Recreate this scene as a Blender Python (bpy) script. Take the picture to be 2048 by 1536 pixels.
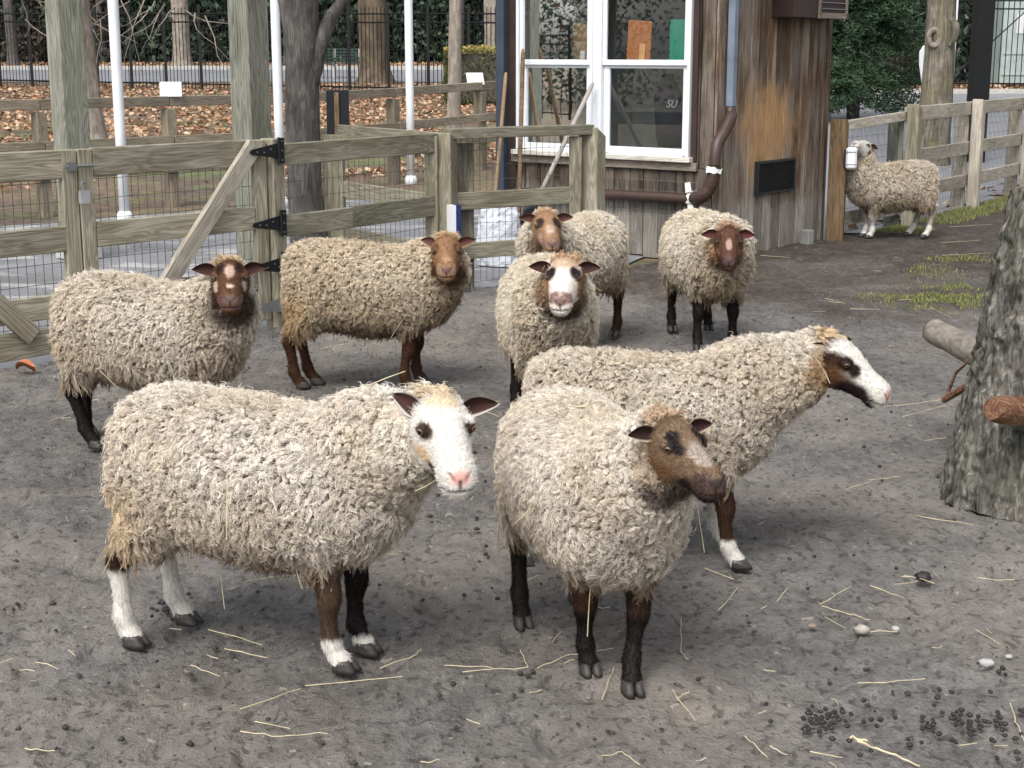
import bpy, bmesh, math, os
import numpy as np
from mathutils import Matrix, Vector

for _o in list(bpy.data.objects):
    bpy.data.objects.remove(_o)
SC = bpy.context.scene
COL = SC.collection

# ------------------------------------------------------------------ camera
CAM_H = 1.6
PITCH = math.radians(12.4)
FPX = 3000.0                      # focal length in pixels of the 2048 px wide photograph
cam_data = bpy.data.cameras.new('camera')
cam_data.sensor_width = 36.0
cam_data.lens = FPX / 2048.0 * 36.0
cam_data.clip_end = 2000.0
cam = bpy.data.objects.new('camera', cam_data)
cam.location = (0, 0, CAM_H)
cam.rotation_euler = (math.pi / 2 - PITCH, 0, 0)
COL.objects.link(cam)
SC.camera = cam

# ------------------------------------------------------------------ sky and sun (overcast)
SUN_EL, SUN_AZ = math.radians(52), math.radians(205)
world = bpy.data.worlds.new('World')
SC.world = world
world.use_nodes = True
wn = world.node_tree
wn.nodes.clear()
w_out = wn.nodes.new('ShaderNodeOutputWorld')
w_bg = wn.nodes.new('ShaderNodeBackground')
w_hsv = wn.nodes.new('ShaderNodeHueSaturation')
w_sky = wn.nodes.new('ShaderNodeTexSky')
w_sky.sky_type = 'NISHITA'
w_sky.sun_disc = False
w_sky.sun_elevation = SUN_EL
w_sky.sun_rotation = SUN_AZ
w_sky.dust_density = 4.0
w_sky.air_density = 1.2
w_hsv.inputs['Saturation'].default_value = 0.28      # a closed cloud cover: nearly neutral
wn.links.new(w_sky.outputs[0], w_hsv.inputs['Color'])
wn.links.new(w_hsv.outputs[0], w_bg.inputs['Color'])
w_bg.inputs['Strength'].default_value = 0.13
wn.links.new(w_bg.outputs[0], w_out.inputs['Surface'])
sun_data = bpy.data.lights.new('sun', 'SUN')
sun_data.energy = 1.5
sun_data.angle = math.radians(28)
sun_data.color = (1.0, 0.97, 0.93)
sun = bpy.data.objects.new('sun', sun_data)
_d = Vector((math.sin(SUN_AZ) * math.cos(SUN_EL), math.cos(SUN_AZ) * math.cos(SUN_EL), math.sin(SUN_EL)))
sun.rotation_euler = _d.to_track_quat('Z', 'Y').to_euler()
sun.location = (0, -5, 12)
COL.objects.link(sun)
SC.view_settings.view_transform = 'Standard'
SC.view_settings.look = 'None'
SC.view_settings.gamma = 1.0
SC.view_settings.use_curve_mapping = False
SC.view_settings.exposure = 0.85

# ------------------------------------------------------------------ helpers
RNG = np.random.default_rng(7)

def ground_z(x, y):
    """the park behind the yard climbs gently"""
    return 0.026 * np.maximum(0.0, np.asarray(y, float) - 18.0)

def ray(px, py):
    a, b = (px - 1024) / FPX, -(py - 768) / FPX
    c, s = math.cos(PITCH), math.sin(PITCH)
    return Vector((a, c + b * s, -s + b * c))

def G(px, py, h=0.0):
    d = ray(px, py)
    return Vector((0, 0, CAM_H)) + d * ((h - CAM_H) / d.z)

def P(px, py, Y):
    d = ray(px, py)
    return Vector((0, 0, CAM_H)) + d * (Y / d.y)

def tag(o, label=None, cat=None, group=None, kind=None):
    if label: o['label'] = label
    if cat: o['category'] = cat
    if group: o['group'] = group
    if kind: o['kind'] = kind
    return o

WORLD_M = {}

def empty(name, loc=(0, 0, 0), rz=0.0, label=None, cat=None, group=None):
    o = bpy.data.objects.new(name, None)
    o.empty_display_size = 0.1
    COL.objects.link(o)
    m = Matrix.Translation(Vector(loc)) @ Matrix.Rotation(rz, 4, 'Z')
    o.matrix_world = m
    WORLD_M[o] = m
    return tag(o, label, cat, group)

def link(name, data, parent=None, M=None):
    """link data as an object whose WORLD matrix is M, under parent"""
    o = bpy.data.objects.new(name, data)
    COL.objects.link(o)
    M = M if M is not None else (WORLD_M[parent] if parent is not None else Matrix.Identity(4))
    WORLD_M[o] = M
    if parent is not None:
        o.parent = parent
        o.matrix_basis = WORLD_M[parent].inverted() @ M
    else:
        o.matrix_basis = M
    return o

class MB:
    """collects shapes into one mesh"""
    def __init__(self):
        self.v, self.f, self.n = [], [], 0
    def add(self, v, f):
        v = np.asarray(v, float).reshape(-1, 3)
        self.v.append(v)
        self.f += [tuple(int(i) + self.n for i in q) for q in f]
        self.n += len(v)
        return self
    def box(self, c, s, R=None):
        x, y, z = [k / 2 for k in s]
        v = np.array([[-x, -y, -z], [x, -y, -z], [x, y, -z], [-x, y, -z], [-x, -y, z], [x, -y, z], [x, y, z], [-x, y, z]])
        if R is not None:
            v = v @ np.array(R.to_3x3()).T
        return self.add(v + np.array(c), [(0, 3, 2, 1), (4, 5, 6, 7), (0, 1, 5, 4), (1, 2, 6, 5), (2, 3, 7, 6), (3, 0, 4, 7)])
    def tube(self, pts, rad, n=8, cap=True, flat=1.0):
        pts = np.asarray(pts, float)
        rad = np.broadcast_to(np.asarray(rad, float), (len(pts),))
        t = np.gradient(pts, axis=0)
        t /= np.linalg.norm(t, axis=1)[:, None] + 1e-12
        u = np.cross(t[0], [0.12, 0.31, 0.94])
        if np.linalg.norm(u) < 1e-3: u = np.cross(t[0], [1, 0, 0])
        rings = []
        a = np.linspace(0, 2 * np.pi, n, endpoint=False)
        for i in range(len(pts)):
            u = u - t[i] * np.dot(u, t[i]); u /= np.linalg.norm(u) + 1e-12
            w = np.cross(t[i], u)
            rings.append(pts[i] + rad[i] * (np.cos(a)[:, None] * u + flat * np.sin(a)[:, None] * w))
        f = []
        for i in range(len(pts) - 1):
            for k in range(n):
                f.append((i * n + k, i * n + (k + 1) % n, (i + 1) * n + (k + 1) % n, (i + 1) * n + k))
        if cap:
            f.append(tuple(range(n - 1, -1, -1)))
            f.append(tuple((len(pts) - 1) * n + k for k in range(n)))
        return self.add(np.concatenate(rings), f)
    def data(self, name, mat=None, smooth=False):
        me = bpy.data.meshes.new(name)
        me.from_pydata(np.concatenate(self.v).tolist(), [], self.f)
        if mat: me.materials.append(mat)
        if smooth: me.polygons.foreach_set('use_smooth', [True] * len(me.polygons))
        me.update()
        return me
    def build(self, name, mat, parent=None, M=None, smooth=False):
        me = self.data(name, mat, smooth)
        if M is None and parent is not None:            # shapes were given in world space
            return link(name, me, parent, Matrix.Identity(4))
        return link(name, me, parent, M)

_BOX = {}

def chamfer_box(sx, sy, sz, b):
    """box with chamfered edges, centred"""
    key = (round(sx, 3), round(sy, 3), round(sz, 3), round(b, 4))
    bm = bmesh.new()
    bmesh.ops.create_cube(bm, size=1.0)
    bmesh.ops.scale(bm, vec=(sx, sy, sz), verts=bm.verts)
    bmesh.ops.bevel(bm, geom=list(bm.edges), offset=b, segments=1, affect='EDGES')
    me = bpy.data.meshes.new('beam')
    bm.to_mesh(me); bm.free()
    return me

def beam(name, p0, p1, w, h, mat, parent, up=(0, 0, 1), bev=0.004, twist=0.0):
    """a sawn timber from p0 to p1: local X runs along it, w across, h up"""
    p0, p1, up = Vector(p0), Vector(p1), Vector(up)
    x = (p1 - p0); L = x.length; x.normalize()
    if abs(x.dot(up)) > 0.97: up = Vector((0, 1, 0))
    y = up.cross(x).normalized(); z = x.cross(y)
    M = Matrix((x, y, z)).transposed().to_4x4()
    if twist: M = M @ Matrix.Rotation(twist, 4, 'X')
    M = Matrix.Translation((p0 + p1) / 2) @ M
    me = chamfer_box(L, w, h, bev)
    me.materials.append(mat)
    return link(name, me, parent, M)

# ---- numpy noise
def _hash(i, j, k, seed):
    h = (i * 374761393 + j * 668265263 + k * 2147483647 + seed * 144665) & 0xFFFFFFFF
    h = ((h ^ (h >> 13)) * 1274126177) & 0xFFFFFFFF
    h = h ^ (h >> 16)
    return (h & 0xFFFF) / 65535.0

def vnoise(p, scale, seed=0):
    """value noise in -1..1"""
    q = np.asarray(p, float) * scale
    i = np.floor(q).astype(np.int64); f = q - i
    f = f * f * (3 - 2 * f)
    r = 0
    for a in (0, 1):
        for b in (0, 1):
            for c in (0, 1):
                w = (f[:, 0] if a else 1 - f[:, 0]) * (f[:, 1] if b else 1 - f[:, 1]) * (f[:, 2] if c else 1 - f[:, 2])
                r = r + w * _hash(i[:, 0] + a, i[:, 1] + b, i[:, 2] + c, seed)
    return r * 2 - 1

def fbm(p, scale, seed=0, octv=3):
    r, a = 0, 1.0
    for o in range(octv):
        r = r + a * vnoise(p, scale * 2 ** o, seed + o * 17)
        a *= 0.5
    return r / 1.75

# ---- material helpers
def new_mat(name):
    m = bpy.data.materials.new(name)
    m.use_nodes = True
    nt = m.node_tree
    b = nt.nodes['Principled BSDF']
    return m, nt, b

def N(nt, t, **kw):
    n = nt.nodes.new(t)
    for k, v in kw.items():
        if k in n.inputs: n.inputs[k].default_value = v
        else: setattr(n, k, v)
    return n

def ramp(nt, fac, stops):
    r = nt.nodes.new('ShaderNodeValToRGB')
    el = r.color_ramp.elements
    while len(el) < len(stops): el.new(0.5)
    for e, (p, c) in zip(el, stops):
        e.position = p
        e.color = (*c, 1) if len(c) == 3 else c
    nt.links.new(fac, r.inputs['Fac'])
    return r

def mixc(nt, fac, a, b, mode='MIX'):
    m = nt.nodes.new('ShaderNodeMix'); m.data_type = 'RGBA'; m.blend_type = mode
    for s, v in ((m.inputs['Factor'], fac), (m.inputs[6], a), (m.inputs[7], b)):
        if hasattr(v, 'is_output'): nt.links.new(v, s)
        elif isinstance(v, (int, float)): s.default_value = v
        else: s.default_value = (*v, 1)
    return m.outputs[2]

def mth(nt, op, a, b=None, c=None):
    m = nt.nodes.new('ShaderNodeMath'); m.operation = op
    for s, v in zip(m.inputs, (a, b, c)):
        if v is None: continue
        if hasattr(v, 'is_output'): nt.links.new(v, s)
        else: s.default_value = v
    return m.outputs[0]

def mapping(nt, src, scale=(1, 1, 1), loc=(0, 0, 0), rot=(0, 0, 0)):
    m = nt.nodes.new('ShaderNodeMapping')
    m.inputs['Scale'].default_value = scale
    m.inputs['Location'].default_value = loc
    m.inputs['Rotation'].default_value = rot
    nt.links.new(src, m.inputs['Vector'])
    return m.outputs[0]

def noise(nt, vec, scale, detail=4, rough=0.55, dist=0.0):
    n = nt.nodes.new('ShaderNodeTexNoise')
    n.inputs['Scale'].default_value = scale; n.inputs['Detail'].default_value = detail
    n.inputs['Roughness'].default_value = rough; n.inputs['Distortion'].default_value = dist
    if vec is not None: nt.links.new(vec, n.inputs['Vector'])
    return n.outputs['Fac']

def bump(nt, bsdf, h, strength=0.5, dist=0.01):
    b = nt.nodes.new('ShaderNodeBump')
    b.inputs['Strength'].default_value = strength; b.inputs['Distance'].default_value = dist
    nt.links.new(h, b.inputs['Height'])
    nt.links.new(b.outputs[0], bsdf.inputs['Normal'])
    return b

def plain(name, col, rough=0.6, metal=0.0, spec=0.4, var=0.12, vs=6.0, bmp=0.15):
    """one colour with uneven tone and fine relief"""
    m, nt, b = new_mat(name)
    tc = N(nt, 'ShaderNodeTexCoord')
    n1 = noise(nt, tc.outputs['Object'], vs, 5, 0.6)
    dark = tuple(c * (1 - var * 2.2) for c in col); lite = tuple(min(1, c * (1 + var)) for c in col)
    r = ramp(nt, n1, [(0.25, dark), (0.75, lite)])
    nt.links.new(r.outputs[0], b.inputs['Base Color'])
    b.inputs['Roughness'].default_value = rough
    b.inputs['Metallic'].default_value = metal
    b.inputs['Specular IOR Level'].default_value = spec
    if bmp: bump(nt, b, noise(nt, tc.outputs['Object'], vs * 9, 3), bmp, 0.004)
    return m

def loft(rings, n=28, power=2.0):
    """rings: (centre, axis_u, axis_v, ru, rv) -> closed tube"""
    a = np.linspace(0, 2 * np.pi, n, endpoint=False)
    ca, sa = np.cos(a), np.sin(a)
    ex = 2.0 / power
    cc, ss = np.sign(ca) * np.abs(ca) ** ex, np.sign(sa) * np.abs(sa) ** ex
    v = [np.asarray(c) + ru * cc[:, None] * np.asarray(u) + rv * ss[:, None] * np.asarray(w) for c, u, w, ru, rv in rings]
    m = len(rings)
    f = []
    for i in range(m - 1):
        for k in range(n):
            f.append((i * n + k, i * n + (k + 1) % n, (i + 1) * n + (k + 1) % n, (i + 1) * n + k))
    f.append(tuple(range(n - 1, -1, -1))); f.append(tuple((m - 1) * n + k for k in range(n)))
    return np.concatenate(v), f

def resample(rows, k):
    """smooth interpolation of a table of rows (Catmull-Rom)"""
    r = np.asarray(rows, float); m = len(r)
    t = np.linspace(0, m - 1, k)
    i = np.clip(np.floor(t).astype(int), 0, m - 2); f = (t - i)[:, None]
    p0, p1, p2, p3 = r[np.maximum(i - 1, 0)], r[i], r[i + 1], r[np.minimum(i + 2, m - 1)]
    return 0.5 * ((2 * p1) + (-p0 + p2) * f + (2 * p0 - 5 * p1 + 4 * p2 - p3) * f ** 2 + (-p0 + 3 * p1 - 3 * p2 + p3) * f ** 3)

def sstep(a, b, x):
    t = np.clip((x - a) / (b - a), 0, 1)
    return t * t * (3 - 2 * t)

def lerp(a, b, t):
    return a + (b - a) * t[:, None]

def blob(h, c, r):
    """soft ellipsoid mask in head space: 1 inside"""
    d = np.sqrt((((h - np.array(c)) / np.array(r)) ** 2).sum(1))
    return 1 - sstep(0.68, 1.22, d)

MAT_STRAW = plain('straw', (0.56, 0.485, 0.315), 0.6, var=0.2, vs=25)
# ================================================================== MATERIALS OF THE PLACE
def wood(name, stops, algae=None, algae_amt=0.45, grain=1.0, rough=0.82, bstr=0.55, sc=1.0):
    """weathered sawn timber, grain along local X"""
    m, nt, b = new_mat(name)
    tc = N(nt, 'ShaderNodeTexCoord'); oi = N(nt, 'ShaderNodeObjectInfo')
    off = N(nt, 'ShaderNodeVectorMath', operation='ADD')
    sc_ = N(nt, 'ShaderNodeVectorMath', operation='SCALE'); sc_.inputs['Scale'].default_value = 37.0
    cmb = N(nt, 'ShaderNodeCombineXYZ')
    for k in range(3): nt.links.new(oi.outputs['Random'], cmb.inputs[k])
    nt.links.new(cmb.outputs[0], sc_.inputs[0])
    nt.links.new(tc.outputs['Object'], off.inputs[0]); nt.links.new(sc_.outputs[0], off.inputs[1])
    v = off.outputs[0]
    rings = noise(nt, mapping(nt, v, (0.9 * sc, 9 * sc, 9 * sc)), 1.6, 2, 0.5, 0.6)
    rr = mth(nt, 'FRACT', mth(nt, 'MULTIPLY', rings, 9.0))
    ring = mth(nt, 'SMOOTH_MIN', rr, mth(nt, 'SUBTRACT', 1.0, rr), 0.1)
    fib = noise(nt, mapping(nt, v, (2.5 * sc, 75 * sc, 75 * sc)), 2.0, 4, 0.6)
    blot = noise(nt, mapping(nt, v, (1.5, 5, 5)), 1.3, 4, 0.6)
    h = mth(nt, 'ADD', mth(nt, 'MULTIPLY', fib, 0.62), mth(nt, 'MULTIPLY', ring, 0.55 * grain))
    h2 = mth(nt, 'ADD', mth(nt, 'MULTIPLY', h, 0.62), mth(nt, 'MULTIPLY', blot, 0.42))
    r = ramp(nt, h2, stops)
    c = r.outputs[0]
    if algae:
        am = noise(nt, mapping(nt, v, (1.1, 3, 3)), 1.9, 5, 0.65)
        mr = ramp(nt, am, [(0.42, (0, 0, 0)), (0.68, (1, 1, 1))])
        c = mixc(nt, mth(nt, 'MULTIPLY', mr.outputs[0], algae_amt), c, algae)
    tone = mth(nt, 'ADD', 0.78, mth(nt, 'MULTIPLY', oi.outputs['Random'], 0.42))
    hs = N(nt, 'ShaderNodeHueSaturation'); nt.links.new(c, hs.inputs['Color']); nt.links.new(tone, hs.inputs['Value'])
    nt.links.new(hs.outputs[0], b.inputs['Base Color'])
    b.inputs['Roughness'].default_value = rough
    b.inputs['Specular IOR Level'].default_value = 0.25
    bump(nt, b, h, bstr, 0.006)
    return m

FENCE_W = wood('fence_timber', [(0.22, (0.065, 0.056, 0.040)), (0.45, (0.205, 0.182, 0.130)), (0.62, (0.365, 0.335, 0.272)), (0.85, (0.51, 0.48, 0.41))], (0.19, 0.183, 0.125), 0.38)
FENCE_G = wood('mossy_timber', [(0.22, (0.055, 0.049, 0.036)), (0.45, (0.175, 0.158, 0.115)), (0.62, (0.295, 0.272, 0.216)), (0.85, (0.43, 0.405, 0.335))], (0.135, 0.143, 0.082), 0.45)
FENCE_P = wood('pale_timber', [(0.22, (0.11, 0.095, 0.075)), (0.45, (0.32, 0.285, 0.235)), (0.62, (0.49, 0.45, 0.38)), (0.85, (0.60, 0.565, 0.50))], (0.22, 0.21, 0.14), 0.25)
FENCE_B = wood('brown_grey_timber', [(0.22, (0.070, 0.055, 0.042)), (0.45, (0.20, 0.165, 0.125)), (0.62, (0.32, 0.275, 0.215)), (0.85, (0.44, 0.39, 0.32))], (0.16, 0.16, 0.09), 0.3)
POST_GREY = wood('grey_green_post', [(0.24, (0.030, 0.030, 0.024)), (0.42, (0.130, 0.130, 0.105)), (0.60, (0.235, 0.235, 0.198)), (0.85, (0.38, 0.38, 0.34))], (0.13, 0.145, 0.095), 0.4, grain=1.1)
POST_BR = wood('brown_post', [(0.22, (0.035, 0.022, 0.012)), (0.45, (0.12, 0.078, 0.042)), (0.62, (0.20, 0.14, 0.085)), (0.85, (0.30, 0.22, 0.14))], None)
HANDLE = wood('broom_handle_wood', [(0.2, (0.22, 0.14, 0.075)), (0.8, (0.42, 0.30, 0.17))], None, bstr=0.2)
WIRE = plain('galvanised_wire', (0.10, 0.11, 0.11), 0.55, 0.6, vs=30)
IRON = plain('black_iron', (0.012, 0.013, 0.015), 0.45, 0.3)
WHITE_PAINT = plain('white_paint', (0.72, 0.74, 0.76), 0.4, var=0.06, vs=4)
WHITE_PLASTIC = plain('white_plastic', (0.74, 0.76, 0.78), 0.35, var=0.05)
STEEL = plain('dull_steel', (0.33, 0.35, 0.37), 0.35, 0.8)
LOCK_BODY = plain('padlock_steel', (0.50, 0.53, 0.56), 0.3, 0.5)

def siding(name, patch, dk=1.0):
    """old vertical board siding: stained brown, silvered by weather, bare orange where animals rub (in world space: stays on the wall)"""
    m, nt, b = new_mat(name)
    tc = N(nt, 'ShaderNodeTexCoord'); oi = N(nt, 'ShaderNodeObjectInfo'); ge = N(nt, 'ShaderNodeNewGeometry')
    cmb = N(nt, 'ShaderNodeCombineXYZ')
    for k in range(3): nt.links.new(oi.outputs['Random'], cmb.inputs[k])
    s_ = N(nt, 'ShaderNodeVectorMath', operation='SCALE'); s_.inputs['Scale'].default_value = 23.0; nt.links.new(cmb.outputs[0], s_.inputs[0])
    o_ = N(nt, 'ShaderNodeVectorMath', operation='ADD'); nt.links.new(tc.outputs['Object'], o_.inputs[0]); nt.links.new(s_.outputs[0], o_.inputs[1])
    v = o_.outputs[0]
    fib = noise(nt, mapping(nt, v, (3, 60, 60)), 2.0, 4, 0.65)
    strk = noise(nt, mapping(nt, v, (0.8, 6.5, 6.5)), 1.5, 5, 0.62, 0.4)
    low = noise(nt, mapping(nt, ge.outputs['Position'], (1, 1, 0.7)), 1.7, 4, 0.6)
    sep = N(nt, 'ShaderNodeSeparateXYZ'); nt.links.new(ge.outputs['Position'], sep.inputs[0])
    # silvering
    silver = ramp(nt, mth(nt, 'ADD', mth(nt, 'MULTIPLY', strk, 0.65), mth(nt, 'MULTIPLY', low, 0.45)), [(0.47, (0, 0, 0)), (0.58, (1, 1, 1))])
    brown = ramp(nt, mth(nt, 'ADD', mth(nt, 'MULTIPLY', fib, 0.6), mth(nt, 'MULTIPLY', strk, 0.4)), [(0.30, (0.028 * dk, 0.017 * dk, 0.011 * dk)), (0.5, (0.115 * dk, 0.070 * dk, 0.042 * dk)), (0.70, (0.26 * dk, 0.170 * dk, 0.105 * dk))])
    grey = ramp(nt, mth(nt, 'ADD', mth(nt, 'MULTIPLY', fib, 0.7), mth(nt, 'MULTIPLY', strk, 0.3)), [(0.32, (0.085, 0.075, 0.065)), (0.5, (0.255, 0.24, 0.215)), (0.68, (0.43, 0.41, 0.375))])
    lowz = ramp(nt, mth(nt, 'ADD', sep.outputs[2], mth(nt, 'MULTIPLY', strk, 0.7)), [(0.0, (1, 1, 1)), (0.9, (1, 1, 1)), (1.0, (0.55, 0.55, 0.55))])
    base_grey = 0.0 if patch is None else 0.25
    sf = mth(nt, 'MULTIPLY', silver.outputs[0], 0.48 if patch is not None else 0.25)
    wet = ramp(nt, mth(nt, 'ADD', sep.outputs[2], mth(nt, 'MULTIPLY', mth(nt, 'SUBTRACT', low, 0.5), 0.5)), [(0.38, (0.85, 0.85, 0.85)), (0.52, (0, 0, 0))])
    sf = mth(nt, 'MAXIMUM', sf, mth(nt, 'MULTIPLY', wet.outputs[0], 0.9))
    c = mixc(nt, sf, brown.outputs[0], grey.outputs[0])
    tone = mth(nt, 'ADD', 0.58, mth(nt, 'MULTIPLY', oi.outputs['Random'], 0.75))
    hs = N(nt, 'ShaderNodeHueSaturation'); nt.links.new(c, hs.inputs['Color']); nt.links.new(tone, hs.inputs['Value'])
    c = hs.outputs[0]
    if patch is not None:
        d = N(nt, 'ShaderNodeVectorMath', operation='SUBTRACT'); nt.links.new(ge.outputs['Position'], d.inputs[0]); d.inputs[1].default_value = patch
        d2 = N(nt, 'ShaderNodeVectorMath', operation='MULTIPLY'); nt.links.new(d.outputs[0], d2.inputs[0]); d2.inputs[1].default_value = (1.75, 1.75, 2.0)
        ln = N(nt, 'ShaderNodeVectorMath', operation='LENGTH'); nt.links.new(d2.outputs[0], ln.inputs[0])
        rub = mth(nt, 'ADD', ln.outputs['Value'], mth(nt, 'ADD', mth(nt, 'MULTIPLY', mth(nt, 'SUBTRACT', strk, 0.5), 0.5), mth(nt, 'MULTIPLY', mth(nt, 'SUBTRACT', noise(nt, mapping(nt, ge.outputs['Position'], (1, 1, 0.6)), 7.0, 4, 0.6), 0.5), 1.1)))
        pm = ramp(nt, rub, [(0.45, (1, 1, 1)), (1.0, (0, 0, 0))])
        orange = ramp(nt, fib, [(0.3, (0.27, 0.140, 0.058)), (0.7, (0.50, 0.31, 0.155))])
        c = mixc(nt, mth(nt, 'MULTIPLY', pm.outputs[0], 0.88), hs.outputs[0], orange.outputs[0])
    nt.links.new(c, b.inputs['Base Color'])
    b.inputs['Roughness'].default_value = 0.75; b.inputs['Specular IOR Level'].default_value = 0.25
    bump(nt, b, fib, 0.5, 0.005)
    return m

def bark(name, stops, scale=(14, 14, 2.2), bstr=1.0, moss=None, flat=None):
    m, nt, b = new_mat(name)
    tc = N(nt, 'ShaderNodeTexCoord')
    v = mapping(nt, tc.outputs['Object'], scale)
    n1 = noise(nt, v, 1.0, 6, 0.65, 0.8)
    n2 = noise(nt, tc.outputs['Object'], 5.0, 4, 0.6)
    h = mth(nt, 'ADD', mth(nt, 'MULTIPLY', n1, 0.7), mth(nt, 'MULTIPLY', n2, 0.3))
    c = ramp(nt, h, stops).outputs[0]
    if moss:
        mm = ramp(nt, noise(nt, tc.outputs['Object'], 3.1, 5, 0.65), [(0.50, (0, 0, 0)), (0.66, (1, 1, 1))])
        c = mixc(nt, mth(nt, 'MULTIPLY', mm.outputs[0], 0.6), c, moss)
    nt.links.new(c, b.inputs['Base Color'])
    b.inputs['Roughness'].default_value = 0.9; b.inputs['Specular IOR Level'].default_value = 0.2
    bump(nt, b, h, bstr, 0.03)
    return m

def attr_leaf(name, rough=0.6, trans=0.25):
    m, nt, b = new_mat(name)
    a = N(nt, 'ShaderNodeAttribute', attribute_name='Col')
    nt.links.new(a.outputs['Color'], b.inputs['Base Color'])
    b.inputs['Roughness'].default_value = rough; b.inputs['Specular IOR Level'].default_value = 0.3
    t = N(nt, 'ShaderNodeBsdfTranslucent'); nt.links.new(a.outputs['Color'], t.inputs['Color'])
    mx = N(nt, 'ShaderNodeMixShader'); mx.inputs[0].default_value = trans
    nt.links.new(b.outputs[0], mx.inputs[1]); nt.links.new(t.outputs[0], mx.inputs[2])
    nt.links.new(mx.outputs[0], nt.nodes['Material Output'].inputs['Surface'])
    return m
LEAF = attr_leaf('leaf_green'); LITTER = attr_leaf('dry_leaf', 0.7, 0.12)

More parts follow.
